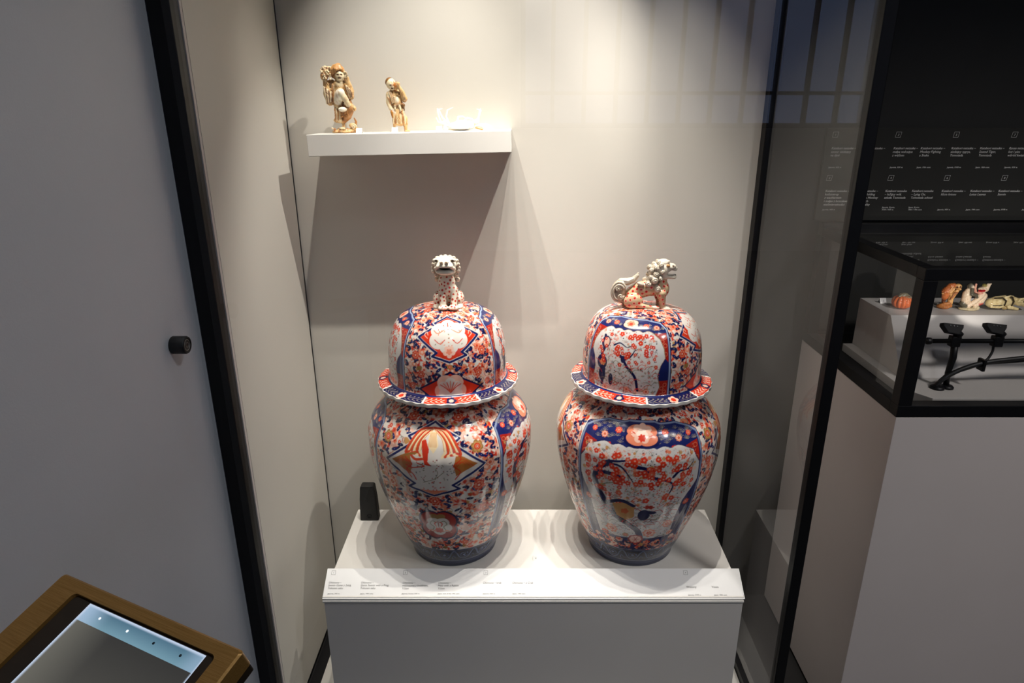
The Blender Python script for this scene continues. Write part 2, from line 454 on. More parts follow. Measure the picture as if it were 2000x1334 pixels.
class Canvas:
    def __init__(s, x0, x1, y0, y1, res, bg, stretch):
        s.x0, s.y0, s.res = x0, y0, res
        s.w = int((x1 - x0) / res) + 1; s.h = int((y1 - y0) / res) + 1
        s.a = np.empty((s.h, s.w, 3), np.float32); s.a[:] = lin(bg)
        s.st = stretch
    def win(s, xa, xb, ya, yb):
        i0 = max(0, int((xa - s.x0) / s.res) - 1); i1 = min(s.w, int((xb - s.x0) / s.res) + 2)
        j0 = max(0, int((ya - s.y0) / s.res) - 1); j1 = min(s.h, int((yb - s.y0) / s.res) + 2)
        if i1 <= i0 or j1 <= j0: return None
        X, Y = np.meshgrid(s.x0 + np.arange(i0, i1) * s.res, s.y0 + np.arange(j0, j1) * s.res)
        return slice(j0, j1), slice(i0, i1), X.astype(np.float32), Y.astype(np.float32)
    def put(s, sl, alpha, col):
        c = np.array(lin(col), np.float32)
        v = s.a[sl[0], sl[1]]
        v += (c - v) * np.clip(alpha, 0, 1)[..., None]
    def ell(s, x, y, rx, ry, col, rot=0.0):
        k = s.st(y); m = max(rx, ry) * 1.15 + 1
        q = s.win(x - m * k, x + m * k, y - m, y + m)
        if q is None: return
        dx = (q[2] - x) / k; dy = q[3] - y
        c, n = math.cos(rot), math.sin(rot)
        u = dx * c + dy * n; v = -dx * n + dy * c
        d = np.sqrt((u / rx) ** 2 + (v / ry) ** 2)
        s.put(q, (1 - d) * min(rx, ry) / s.res + 0.5, col)
    def ring(s, x, y, r, w, col):
        k = s.st(y); m = r + w + 1
        q = s.win(x - m * k, x + m * k, y - m, y + m)
        if q is None: return
        d = np.hypot((q[2] - x) / k, q[3] - y)
        s.put(q, (w / 2 - np.abs(d - r)) / s.res + 0.5, col)
    def petals(s, x, y, r, n, col, depth=0.35, rot=0.0, sy=1.0):
        k = s.st(y); m = r * 1.1 + 1
        q = s.win(x - m * k, x + m * k, y - m, y + m)
        if q is None: return
        dx = (q[2] - x) / k; dy = (q[3] - y) / sy
        rr = np.hypot(dx, dy); ph = np.arctan2(dy, dx) + rot
        lim = r * (1 - depth + depth * np.abs(np.cos(n * ph / 2)) ** 0.7)
        s.put(q, (lim - rr) / s.res + 0.5, col)
    def star(s, x, y, r, n, col, rot=0.0, arc=math.pi, w=0.9):
        for i in range(n):
            a = rot + (i / (n - 1) - 0.5) * arc
            k = s.st(y)
            s.line([(x, y), (x + r * math.sin(a) * k, y + r * math.cos(a))], w, col)
    def line(s, pts, w, col, taper=False):
        n = len(pts) - 1
        for i in range(n):
            ww = w * (1 - 0.75 * i / max(1, n)) if taper else w
            (xa, ya), (xb, yb) = pts[i], pts[i + 1]
            k = s.st((ya + yb) / 2)
            q = s.win(min(xa, xb) - ww * k - 1, max(xa, xb) + ww * k + 1, min(ya, yb) - ww - 1, max(ya, yb) + ww + 1)
            if q is None: continue
            ax, ay = xa / k, ya; bx, by = xb / k, yb
            px, py = q[2] / k, q[3]
            L2 = (bx - ax) ** 2 + (by - ay) ** 2 + 1e-9
            t = np.clip(((px - ax) * (bx - ax) + (py - ay) * (by - ay)) / L2, 0, 1)
            d = np.hypot(px - ax - t * (bx - ax), py - ay - t * (by - ay))
            s.put(q, (ww / 2 - d) / s.res + 0.5, col)
    def poly(s, pts, col):
        xs = [p[0] for p in pts]; ys = [p[1] for p in pts]
        q = s.win(min(xs), max(xs), min(ys), max(ys))
        if q is None: return None
        m = np.zeros(q[2].shape, bool)
        n = len(pts)
        for i in range(n):
            (xa, ya), (xb, yb) = pts[i], pts[(i + 1) % n]
            if ya == yb: continue
            c = ((ya > q[3]) != (yb > q[3])) & (q[2] < (xb - xa) * (q[3] - ya) / (yb - ya) + xa)
            m ^= c
        s.put(q, m.astype(np.float32), col)
    def leaf(s, x, y, L, w, ang, col):
        s.ell(x + math.cos(ang) * L / 2 * s.st(y), y + math.sin(ang) * L / 2, L / 2, w / 2, col, ang)
    def curve(s, P, w, col, n=14, taper=False):
        """smooth line through the points P"""
        P = [np.array(p, float) for p in P]
        Q = [2 * P[0] - P[1]] + P + [2 * P[-1] - P[-2]]
        out = []
        for i in range(1, len(Q) - 2):
            for t in np.linspace(0, 1, n, endpoint=False):
                a, b, c, d = Q[i - 1], Q[i], Q[i + 1], Q[i + 2]
                out.append(0.5 * ((2 * b) + (-a + c) * t + (2 * a - 5 * b + 4 * c - d) * t * t + (-a + 3 * b - 3 * c + d) * t ** 3))
        out.append(P[-1])
        s.line([tuple(p) for p in out], w, col, taper)

def peony(c, x, y, r, rng, kind=0):
    if kind == 0:
        c.petals(x, y, r, 7, RED, 0.25, rng.random() * 6); c.petals(x, y, r * 0.74, 6, SALM, 0.3, rng.random() * 6)
        c.petals(x, y, r * 0.5, 5, RED, 0.35, rng.random() * 6); c.ell(x, y, r * 0.2, r * 0.2, PINK)
    elif kind == 1:
        c.petals(x, y, r, 6, GOLD, 0.25, rng.random() * 6); c.petals(x, y, r * 0.8, 6, OCHRE, 0.3, rng.random() * 6)
        c.ell(x, y, r * 0.5, r * 0.5, RED); c.ell(x, y, r * 0.34, r * 0.34, SALM); c.ell(x, y, r * 0.2, r * 0.2, RED); c.ell(x, y, r * 0.1, r * 0.1, WHT)
    else:
        c.petals(x, y, r, 8, SALM, 0.25, rng.random() * 6); c.petals(x, y, r * 0.72, 7, PINK, 0.3, rng.random() * 6)
        c.petals(x, y, r * 0.45, 6, RED, 0.4, rng.random() * 6); c.ell(x, y, r * 0.16, r * 0.16, OCHRE)

def scatter_field(c, x0, x1, y0, y1, cell, rng, g=1.0):
    """dense scrolling flowers: pale blossoms, red maple leaves, blue leaves"""
    ys = np.arange(y0, y1, cell)
    for layer in range(4):
        for j, y in enumerate(ys):
            k = min(c.st(y), 3.0)
            xs = np.arange(x0, x1, cell * k)
            for x in xs:
                px = x + rng.uniform(-0.2, 1.2) * cell * k; py = y + rng.uniform(-0.2, 1.2) * cell
                u = rng.random(); a = rng.uniform(0, 6.28)
                if layer == 0:
                    if u < 0.72:
                        c.petals(px, py, rng.uniform(4, 6.4) * g, rng.choice([5, 6, 7]), rng.choice([SALM, PINK, PINK, (226, 136, 104), (214, 164, 146)]), 0.3, a)
                        c.petals(px, py, rng.uniform(1.6, 2.6) * g, 5, rng.choice([PINK, RED, (236, 208, 190)]), 0.4, a)
                    elif u < 0.80:
                        c.petals(px, py, rng.uniform(3.5, 5) * g, 6, rng.choice([GOLD, OCHRE]), 0.3, a)
                elif layer == 1:
                    if u < 0.30:
                        c.curve([(px, py), (px + 6 * g * math.cos(a), py + 5 * g * math.sin(a)), (px + 9 * g * math.cos(a + 0.8), py + 9 * g * math.sin(a + 0.8)), (px + 7 * g * math.cos(a + 1.5), py + 12 * g * math.sin(a + 1.3))], 0.9, rng.choice([DARK, OLIVE, DRED]), 5)
                elif layer == 2:
                    if u < 0.46:
                        for q in range(6):
                            b = a + (q - 2.5) * 0.62; L = rng.uniform(2.8, 4.2) * g
                            c.leaf(px, py, L, L * 0.36, b, RED if u < 0.36 else DRED)
                    elif u < 0.56:
                        c.petals(px, py, rng.uniform(2.4, 3.6) * g, 5, RED, 0.4, a); c.ell(px, py, 1.0 * g, 1.0 * g, PINK)
                else:
                    if u < 0.45:
                        L = rng.uniform(7, 11) * g; a = rng.choice([0.3, 2.7, -0.6, 3.6, 1.2]) + rng.uniform(-0.5, 0.5); col = rng.choice([NAVY, NAVY, NAVY2, (26, 30, 70)])
                        c.leaf(px, py, L, L * 0.44, a, col)
                        if rng.random() < 0.6: c.leaf(px, py, L * 0.7, L * 0.34, a + 1.0, col)
                        c.ell(px + L * 0.5 * math.cos(a) * k, py + L * 0.5 * math.sin(a), 0.5 * g, 0.5 * g, LBLUE)
                    elif u < 0.52:
                        c.ell(px, py, 1.5 * g, 1.5 * g, NAVY)

def diamond(c, cx, cy, hw, up, dn, rng, bw=4.6):
    """zigzag-edged lozenge with a bird or blossom inside"""
    def shp(f):
        n = [(0, up), (0.54, 0.60 * up), (0.41, 0.49 * up), (1.0, -0.04 * up), (0.37, -0.62 * dn), (0.50, -0.76 * dn), (0, -dn)]
        pts = [(cx + a * hw * f, cy + b * f) for a, b in n] + [(cx - a * hw * f, cy + b * f) for a, b in reversed(n[1:-1])]
        return pts
    P = shp(1.0); c.poly(P, WHT); c.line(P + [P[0]], bw + 3.0, WHT); c.line(P + [P[0]], bw, NAVY2)
    return shp

def sector_field(c, X, rng, K, kind):
    """the all-over flowered sector with its lozenge (K: mm per degree)"""
    if kind == 'body':
        scatter_field(c, -X, X, 62, 440, 11.5, rng, 1.45)
        for dx, y, r, k in ((30, 338, 13, 1), (-36, 345, 13, 1), (20, 402, 11, 0), (-22, 400, 12, 0), (0, 222, 12, 0), (30, 255, 13, 0), (-32, 250, 13, 2), (36, 190, 12, 0), (-34, 175, 12, 0), (30, 128, 10, 2), (-31, 118, 10, 0), (22, 90, 8, 0), (-20, 84, 8, 0), (38, 385, 10, 2), (-38, 290, 10, 0), (38, 300, 9, 2)):
            peony(c, dx * K, y, r, rng, k)
        hw = 34 * K
        s = diamond(c, 0, 305, hw, 88, 68, rng)
        # gold-brown and salmon corners
        for sx in (-1, 1):
            c.poly([(sx * 0.86 * hw, 305), (sx * 0.46 * hw, 330), (sx * 0.40 * hw, 305), (sx * 0.44 * hw, 283)], (176, 108, 50))
            for i in range(4):
                c.curve([(sx * (0.78 - 0.08 * i) * hw, 300 + 3 * i), (sx * (0.66 - 0.06 * i) * hw, 312), (sx * (0.55 - 0.05 * i) * hw, 318 - 8 * i)], 1.0, RED, 5)
            c.curve([(sx * 0.46 * hw, 332), (sx * 0.54 * hw, 318), (sx * 0.40 * hw, 306), (sx * 0.52 * hw, 292), (sx * 0.42 * hw, 276)], 2.0, RED, 8)
        c.poly([(-0.30 * hw, 250), (0.30 * hw, 250), (0, 240)], SALM)
        CR = (238, 214, 170)
        for sgn in (-1, 1):
            for i in range(6):
                e = 0.15 + i * 0.17
                c.curve([(0, 380), (sgn * e * 30, 374), (sgn * (16 + e * 34), 358 - i * 3), (sgn * (20 + e * 36), 334 - i * 1.5), (sgn * (14 + e * 34), 322 + i * 1.5)], 4.6, (208, 72, 36) if i % 2 else CR, 8)
                c.curve([(0, 380), (sgn * e * 30, 373), (sgn * (14 + e * 34), 356 - i * 3), (sgn * (18 + e * 36), 334 - i * 1.5)], 1.0, DRED if i % 2 else (200, 130, 60), 8)
        c.poly([(-8, 372), (6, 372), (12, 345), (2, 330), (-10, 345)], CR)
        for i in range(7): c.line([(-6 + 2 * i, 370), (-8 + 2.6 * i, 342)], 0.7, (196, 120, 60))
        c.poly([(-24, 352), (-15, 356), (-7, 338), (-9, 314), (-1, 305), (-15, 307), (-20, 326)], RED)
        c.curve([(-30, 330), (-44, 326), (-34, 316), (-20, 318)], 5.0, (200, 66, 34), 8); c.curve([(-34, 328), (-50, 324), (-60, 318)], 3.4, GOLD, 8)
        c.curve([(-30, 308), (-16, 304), (-40, 298), (-54, 302)], 2.4, RED, 8)
        c.curve([(-54, 294), (-40, 284), (-34, 272)], 2.2, RED, 8)
        for i in range(70):
            a, b = rng.uniform(-34, 44), rng.uniform(262, 318)
            if abs(a) / hw + abs(b - 305) / 68 < 0.72:
                c.ell(a, b, 1.5, 0.9, rng.choice([DRED, DARK, OLIVE]), rng.random() * 3)
        c.curve([(-20, 268), (4, 278), (22, 292)], 1.2, OLIVE, 6); c.curve([(4, 278), (10, 290), (6, 300)], 1.0, OLIVE, 6)
        for i in range(10): c.star(rng.uniform(-22, 22), rng.uniform(250, 270), 3.0, 4, RED, rng.random() * 6, 2, 0.7)
        # lower lobed medallion
        my = 150
        c.petals(0, my, 44, 4, NAVY, 0.22, math.pi / 4, 1.15); c.petals(0, my, 40, 4, DRED, 0.22, math.pi / 4, 1.15)
        c.petals(0, my + 18, 20, 5, GOLD, 0.3, math.pi / 2)
        c.petals(0, my - 2, 28, 5, WHT, 0.22, math.pi / 2)
        for sx in (-1, 1):
            c.curve([(sx * 4, my + 10), (sx * 14, my + 14), (sx * 20, my + 4), (sx * 12, my - 4), (sx * 16, my - 14)], 2.0, OLIVE, 8)
            c.curve([(sx * 6, my - 2), (sx * 9, my + 6), (sx * 4, my + 12)], 2.2, RED, 6)
            c.curve([(sx * 6, my - 20), (sx * 20, my - 16), (sx * 30, my - 22)], 2.4, SALM, 6)
        c.petals(0, my - 14, 9, 7, RED, 0.3, 0.4)
        c.line([(0, my - 4), (0, my + 14)], 1.6, DRED)
    else:
        scatter_field(c, -X, X, 24, 262, 9.6, rng, 1.25)
        for dx, y, r, k in ((0, 215, 9, 0), (30, 205, 8, 2), (-30, 205, 8, 2), (33, 112, 9, 0), (-33, 108, 9, 0), (27, 70, 8, 0), (-27, 72, 8, 0), (36, 180, 8, 0), (-36, 180, 8, 2), (0, 88, 6, 1), (37, 48, 7, 0), (-37, 45, 7, 0)):
            peony(c, dx * K, y, r, rng, k)
        hw = 32 * K
        s = diamond(c, 0, 145, hw, 52, 48, rng, 4.2)
        c.poly(s(0.93), RED); P0 = s(1.0); c.line(P0 + [P0[0]], 4.2, NAVY2)
        c.petals(0, 149, 37, 6, WHT, 0.18, -math.pi / 2)
        for sx in (-1, 1):
            c.curve([(sx * 46, 142), (sx * 54, 148), (sx * 50, 154), (sx * 46, 148)], 1.2, PINK, 6)
            c.curve([(sx * 8, 160), (sx * 24, 152), (sx * 34, 158)], 1.8, SALM, 6)
            c.curve([(sx * 30, 140), (sx * 18, 132), (sx * 8, 140)], 1.4, RED, 6)
        for i in range(26):
            c.ell(rng.uniform(-28, 28), rng.uniform(128, 170), 1.6, 0.9, rng.choice([RED, OLIVE, SALM]), rng.random() * 3)
        c.petals(0, 117, 12, 5, PINK, 0.4, math.pi / 2); c.petals(0, 117, 6, 5, SALM, 0.4, math.pi / 2); c.line([(0, 160), (0, 176)], 1.8, RED)
        c.poly([(-0.95 * hw, 42), (0, 80), (0.95 * hw, 42), (0.6 * hw, 26), (-0.6 * hw, 26)], NAVY)
        c.poly([(-0.86 * hw, 42), (0, 75), (0.86 * hw, 42), (0.55 * hw, 27), (-0.55 * hw, 27)], RED)
        c.petals(0, 44, 31, 5, PINK, 0.2, math.pi / 2); c.petals(0, 42, 25, 6, WHT, 0.25, math.pi / 2)
        for i in range(7):
            a = -0.9 + 0.3 * i
            c.curve([(0, 36), (a * 10, 46), (a * 22, 60 - abs(a) * 8)], 1.6, SALM if i % 2 else RED, 5)

def sector_tree(c, X, rng, K, kind):
    """the framed sector with the flowering tree"""
    if kind == 'body':
        top, bandy, bot = 394, 342, 66
        scatter_field(c, -X, X, 62, 440, 11.5, rng, 1.45)
        for dx, y, r, k in ((0, 415, 10, 0), (25, 412, 9, 2), (-26, 412, 10, 0)):
            peony(c, dx * K, y, r, rng, k)
        hx = 43 * K
        def frame(i):   # outline of the panel, shrunk by i mm
            return [(-hx + i, bot), (-hx + i, 362 - i), (-hx + i + 14, 374 - i), (-hx + 26, 380 - i), (-hx + 46, 388 - i), (-44, 388 - i), (-30, 393 - i), (30, 393 - i), (44, 388 - i), (hx - 46, 388 - i), (hx - 26, 380 - i), (hx - i - 14, 374 - i), (hx - i, 362 - i), (hx - i, bot)]
        c.poly(frame(-3.5), NAVY); c.poly(frame(-2), (128, 142, 172)); c.poly(frame(0.6), GREYB); c.poly(frame(1.8), NAVY2)
        # cobalt band with fan scrolls and roundels
        for i in range(64):
            x = -hx + 8 + i * (2 * hx - 16) / 63; y = rng.uniform(344, 380)
            for a in np.linspace(-1.2, 1.2, 5): c.line([(x, y), (x + 7 * math.sin(a), y + 7 * math.cos(a))], 0.6, (150, 140, 120))
        for sx in (-1, 1):
            for fx, fy, r, k in ((0.83, 362, 6, 0), (0.62, 356, 7, 2), (0.40, 370, 7, 0), (0.52, 336, 8, 0)):
                peony(c, sx * fx * hx, fy, r, rng, k)
            # red scale-patterned corners, cobalt lower corners
            c.poly([(sx * (hx - 5), 346), (sx * 0.72 * hx, 340), (sx * 0.80 * hx, 318), (sx * (hx - 5), 270)], DRED)
            for i in range(7): c.ring(sx * (hx - 12 - 5 * (i % 3)), 336 - i * 8, 4.2, 0.8, SALM)
        # white lobed garden ground
        lob = []
        for t in np.linspace(0, 1, 40):
            lob.append((-0.70 * hx + 1.40 * hx * t, 338 + 5 * abs(math.sin(t * math.pi * 6))))
        lob += [(0.86 * hx, 328), (0.90 * hx, 312), (0.96 * hx, 300), (0.965 * hx, 262), (0.88 * hx, 236), (0.76 * hx, 214), (0.72 * hx, 170), (0.74 * hx, 108)]
        lob += [(-0.74 * hx, 108), (-0.80 * hx, 170), (-0.84 * hx, 214), (-0.92 * hx, 240), (-0.965 * hx, 262), (-0.96 * hx, 300), (-0.90 * hx, 312), (-0.86 * hx, 328)]
        c.poly([(p[0] * 1.012, p[1] + 0.8) for p in lob], NAVY); c.poly(lob, (206, 202, 198))
        for sx in (-1, 1): peony(c, sx * 0.86 * hx, 206, 8, rng, 0)
        for sx in (-1, 1):
            for q in (0.82, 0.88): c.line([(sx * q * hx, 120), (sx * (q + 0.06) * hx, 190)], 1.2, OLIVE)
        # peony medallion on the band
        c.petals(0, 363, 38, 4, NAVY, 0.2, math.pi / 4, 0.72); c.petals(0, 365, 33, 4, SALM, 0.22, math.pi / 4, 0.72); c.petals(0, 369, 21, 7, PINK, 0.25, 0.3)
        c.petals(0, 367, 11, 6, (240, 214, 198), 0.25); c.petals(0, 359, 8, 7, RED, 0.35)
        for sx in (-1, 1):
            for i in range(9): c.ell(sx * rng.uniform(15, 23), rng.uniform(358, 372), 1.0, 1.0, RED)
        # blossoms
        def inside(x, y): return abs(x) < 0.90 * hx and (y > 235 or abs(x) < 0.70 * hx)
        for i in range(760):
            x, y = rng.uniform(-0.9, 0.9) * hx, rng.uniform(205, 334)
            if inside(x, y):
                u = rng.random()
                if u < 0.45: c.ell(x, y, 1.3, 1.3, rng.choice([RED, DRED, RED, DARK]))
                elif u < 0.8: c.star(x, y, rng.uniform(3, 5), 5, rng.choice([OLIVE, OCHRE, (120, 110, 110), SALM]), rng.random() * 6, 3.2, 0.7)
                else: c.petals(x, y, rng.uniform(3, 4.5), 6, rng.choice([PINK, SALM, OCHRE]), 0.4)
        for i in range(900):
            x, y = rng.uniform(-0.93, 0.93) * hx, rng.uniform(112, 338)
            if inside(x, y):
                a = rng.random() * 6.3; L = rng.uniform(2, 5)
                c.line([(x, y), (x + L * math.cos(a), y + L * math.sin(a))], 0.7, rng.choice([OLIVE, (150, 132, 118), PINK, SALM, (128, 118, 120), (176, 150, 120)]))
        # trunk and boughs
        T = lambda *p: [(a * K, b) for a, b in p]
        c.curve(T((6, 96), (2, 132), (-6, 152), (-17, 176), (-23, 205), (-28, 235), (-30, 262), (-27, 288), (-20, 304)), 12.5, NAVY, 10)
        c.curve(T((-28, 282), (-22, 304), (-14, 310), (-4, 316), (3, 312)), 7.0, NAVY, 10, True)
        c.curve(T((-22, 302), (-13, 300), (-7, 280), (-2, 258)), 5.0, NAVY, 10, True)
        c.curve(T((-28, 276), (-20, 280), (-13, 276), (-12, 268)), 8, NAVY, 8)
        c.curve(T((-2, 302), (4, 298), (9, 280), (14, 276), (22, 262), (21, 240), (16, 226)), 8.0, NAVY, 10, True)
        c.curve(T((11, 280), (12, 260)), 3.5, NAVY, 6)
        c.curve(T((22, 278), (26, 290), (32, 292), (37, 306)), 5.5, NAVY, 8, True); c.curve(T((32, 292), (36, 282), (35, 270)), 2.6, NAVY, 6, True)
        c.curve(T((-26, 232), (-24, 250), (-16, 262)), 2.2, OLIVE, 8)
        for i in range(104):
            x, y = rng.uniform(-0.88, 0.88) * hx, rng.uniform(212, 322)
            if i < 66: x, y = rng.uniform(-0.9, 0.9) * hx, rng.uniform(262, 322)
            if inside(x, y):
                c.petals(x, y, rng.uniform(5.0, 7.2), 5, RED if rng.random() < 0.75 else (206, 88, 60), 0.3, rng.random() * 6)
                c.ell(x, y, 1.6, 1.6, PINK); c.ell(x, y, 0.8, 0.8, GOLD)
        # grasses, rocks, waterside flowers
        for i in range(90):
            x, y = rng.uniform(-0.66, 0.68) * hx, rng.uniform(130, 225); s = rng.choice([-1, 1])
            c.curve([(x, y), (x + s * 10, y + 10), (x + s * 26, y + rng.uniform(2, 14))], 1.1, rng.choice([RED, DRED, OLIVE, (110, 104, 104)]), 6)
        for i in range(190):
            c.ell(rng.uniform(-0.68, 0.68) * hx, rng.uniform(112, 215), 1.5, 0.8, rng.choice([RED, OLIVE, DARK, GREYB]), rng.random() * 3)
        c.poly(T((-18, 208), (-8, 214), (-2, 206), (-2, 176), (-8, 164), (-15, 176)), OCHRE); c.curve(T((-21, 208), (-12, 218), (-3, 208)), 8, NAVY, 8)
        c.petals(-9 * K, 190, 8, 5, (196, 96, 50), 0.3)
        c.ell(5 * K, 182, 12, 16, NAVY); c.ell(9 * K, 190, 14, 5, NAVY); c.petals(8 * K, 205, 12, 6, DRED, 0.5, 0, 0.5)
        for dx, y, r, k in ((-20, 130, 13, 2), (12, 126, 14, 2), (26, 150, 11, 2), (-27, 112, 8, 0), (32, 118, 8, 2), (-8, 116, 7, 1)):
            peony(c, dx * K, y, r, rng, k)
        c.curve(T((-36, 104), (-24, 112), (-12, 102), (0, 112), (12, 102), (24, 112), (36, 104)), 2.0, NAVY, 8)
        scatter_field(c, -X, X, 66, 98, 11.0, rng, 1.3)
        c.petals(1 * K, 104, 16, 8, DRED, 0.12); c.petals(1 * K, 104, 12.5, 8, (226, 176, 156), 0.15)
        for a in np.linspace(0, 2 * math.pi, 7)[:-1]: c.line([(K, 104), (K + 9 * math.cos(a), 104 + 9 * math.sin(a))], 1.4, DRED)
    else:
        scatter_field(c, -X, X, 24, 262, 9.6, rng, 1.25)
        for dx, y, r, k in ((0, 222, 8, 0), (32, 214, 8, 0), (-32, 214, 8, 2)): peony(c, dx * K, y, r, rng, k)
        hx = 43 * K
        def fr(i): return [(-hx + i, 24), (-hx + i, 160 - i), (-hx + 10 + i, 176 - i), (-40, 186 - i), (40, 186 - i), (hx - 10 - i, 176 - i), (hx - i, 160 - i), (hx - i, 24)]
        c.poly(fr(-3), NAVY); c.poly(fr(-1), LBLUE); c.poly(fr(1.2), GREYB); c.poly(fr(2.4), NAVY2)
        for i in range(16):
            x = -hx + 8 + i * (2 * hx - 16) / 15; y = rng.uniform(158, 172)
            for a in np.linspace(-1.2, 1.2, 5): c.line([(x, y), (x + 6 * math.sin(a), y + 6 * math.cos(a))], 0.6, (170, 158, 130))
        for sx in (-1, 1):
            for fx, fy, r, k in ((0.74, 164, 6, 2), (0.45, 168, 6, 0)): peony(c, sx * fx * hx, fy, r, rng, k)
            c.poly([(sx * (hx - 3), 152), (sx * 0.66 * hx, 152), (sx * 0.74 * hx, 120), (sx * (hx - 3), 96)], DRED)
            for i in range(6): c.ring(sx * (hx - 9 - 6 * (i % 2)), 144 - i * 8, 3.6, 0.8, SALM)
            c.poly([(sx * (hx - 3), 60), (sx * 0.72 * hx, 60), (sx * 0.66 * hx, 26), (sx * (hx - 3), 26)], DRED)
            for i in range(4): c.ring(sx * (hx - 9 - 6 * (i % 2)), 52 - i * 7, 3.4, 0.8, SALM)
        lob = [(-0.62 * hx + 1.24 * hx * t, 152 + 4 * abs(math.sin(t * math.pi * 5))) for t in np.linspace(0, 1, 30)]
        lob += [(0.78 * hx, 140), (0.86 * hx, 122), (0.88 * hx, 104), (0.78 * hx, 90), (0.72 * hx, 70), (0.78 * hx, 48), (0.70 * hx, 26)]
        lob += [(-a, b) for a, b in reversed(lob[30:])]
        c.poly([(p[0] * 1.02, p[1] + 0.8) for p in lob], (150, 120, 90)); c.poly(lob, (210, 206, 202))
        c.petals(0, 170, 18, 4, NAVY, 0.2, math.pi / 4, 0.8); c.petals(0, 171, 15, 4, PINK, 0.22, math.pi / 4, 0.8); c.petals(0, 171, 8, 6, SALM, 0.3); c.petals(0, 170, 4, 5, RED, 0.3)
        T = lambda *p: [(a * K, b) for a, b in p]
        ins = lambda x, y: abs(x) < 0.68 * hx
        for i in range(300):
            x, y = rng.uniform(-0.7, 0.7) * hx, rng.uniform(32, 150)
            u = rng.random()
            if u < 0.5: c.ell(x, y, 1.2, 1.2, rng.choice([RED, DRED, OLIVE, DARK]))
            else: c.star(x, y, rng.uniform(2.5, 4.5), 5, rng.choice([OLIVE, RED, SALM, (120, 110, 110)]), rng.random() * 6, 3, 0.7)
        for i in range(420):
            x, y = rng.uniform(-0.74, 0.74) * hx, rng.uniform(28, 152); a = rng.random() * 6.3; L = rng.uniform(1.5, 4)
            c.line([(x, y), (x + L * math.cos(a), y + L * math.sin(a))], 0.7, rng.choice([OLIVE, (150, 132, 118), PINK, SALM, (128, 118, 120)]))
        c.curve(T((14, 40), (11, 66), (3, 86), (-1, 98), (-4, 104)), 5.0, NAVY, 8); c.curve(T((0, 98), (6, 106), (10, 120)), 4.5, NAVY, 8, True)
        c.curve(T((-12, 122), (-6, 128), (2, 122), (8, 130)), 3.2, NAVY, 8, True); c.ell(-1 * K, 98, 5, 7, NAVY)
        c.curve(T((-25, 136), (-22, 116), (-24, 96), (-20, 70), (-22, 40)), 6, NAVY, 8); c.ell(-22 * K, 124, 10, 12, NAVY); c.ell(-21 * K, 124, 6, 9, PINK)
        c.ell(-23 * K, 84, 12, 14, NAVY); c.petals(-22 * K, 84, 7, 6, (222, 130, 80), 0.3); c.ell(-22 * K, 60, 8, 14, NAVY); c.ell(-12 * K, 54, 5, 12, NAVY)
        for i in range(52):
            x, y = rng.uniform(-0.64, 0.7) * hx, rng.uniform(84, 150)
            c.petals(x, y, rng.uniform(3.2, 5.0), 5, RED, 0.3, rng.random() * 6); c.ell(x, y, 1.1, 1.1, PINK)
        for i in range(44):
            x, y = rng.uniform(-0.6, 0.62) * hx, rng.uniform(30, 90); s = rng.choice([-1, 1])
            c.curve([(x, y), (x + s * 6, y + 6), (x + s * 15, y + rng.uniform(1, 8))], 0.9, rng.choice([RED, OLIVE]), 5)
        for dx, y, r, k in ((-30, 48, 8, 0), (-18, 34, 7, 2), (4, 40, 6, 2), (22, 38, 6, 2)): peony(c, dx * K, y, r, rng, k)

def pchip(xs, ys, x):
    """monotone cubic interpolation"""
    xs = np.asarray(xs, float); ys = np.asarray(ys, float)
    h = np.diff(xs); d = np.diff(ys) / h
    m = np.zeros_like(ys)
    for i in range(1, len(xs) - 1):
        if d[i - 1] * d[i] > 0:
            w1 = 2 * h[i] + h[i - 1]; w2 = h[i] + 2 * h[i - 1]
            m[i] = (w1 + w2) / (w1 / d[i - 1] + w2 / d[i])
    m[0] = d[0]; m[-1] = d[-1]
    k = np.clip(np.searchsorted(xs, x) - 1, 0, len(xs) - 2)
    t = (x - xs[k]) / h[k]
    return ys[k] * (1 + 2 * t) * (1 - t) ** 2 + h[k] * m[k] * t * (1 - t) ** 2 + ys[k + 1] * t * t * (3 - 2 * t) + h[k] * m[k + 1] * t * t * (t - 1)

# outline of the jars: (height, radius)
PB = [(0, .090), (.002, .094), (.012, .094), (.016, .0955), (.034, .105), (.07, .1195), (.141, .1453), (.21, .164), (.262, .172), (.29, .1725), (.318, .166), (.343, .152), (.362, .130), (.372, .112), (.378, .104), (.396, .102)]
PL = [(.399, .1436), (.404, .1436), (.411, .1225), (.415, .1195), (.44, .1205), (.46, .120), (.49, .116), (.518, .107), (.538, .092), (.549, .07), (.555, .04), (.558, .0)]
def resample(prof, step, lo_extra=None):
    P = np.array(prof); s = np.concatenate([[0], np.cumsum(np.hypot(np.diff(P[:, 0]), np.diff(P[:, 1])))])
    n = int(s[-1] / step) + 1
    q = np.linspace(0, s[-1], n)
    return q, pchip(s, P[:, 0], q), pchip(s, P[:, 1], q)

def theta_cols():
    front = np.linspace(-105, 105, 541)
    back = np.linspace(105, 255, 201)[1:-1]
    return np.concatenate([front, back])

def sample(canvas, x, y):
    i = np.clip((x - canvas.x0) / canvas.res, 0, canvas.w - 2); j = np.clip((y - canvas.y0) / canvas.res, 0, canvas.h - 2)
    i0 = i.astype(int); j0 = j.astype(int); fx = (i - i0)[..., None]; fy = (j - j0)[..., None]
    A = canvas.a
    return A[j0, i0] * (1 - fx) * (1 - fy) + A[j0, i0 + 1] * fx * (1 - fy) + A[j0 + 1, i0] * (1 - fx) * fy + A[j0 + 1, i0 + 1] * fx * fy

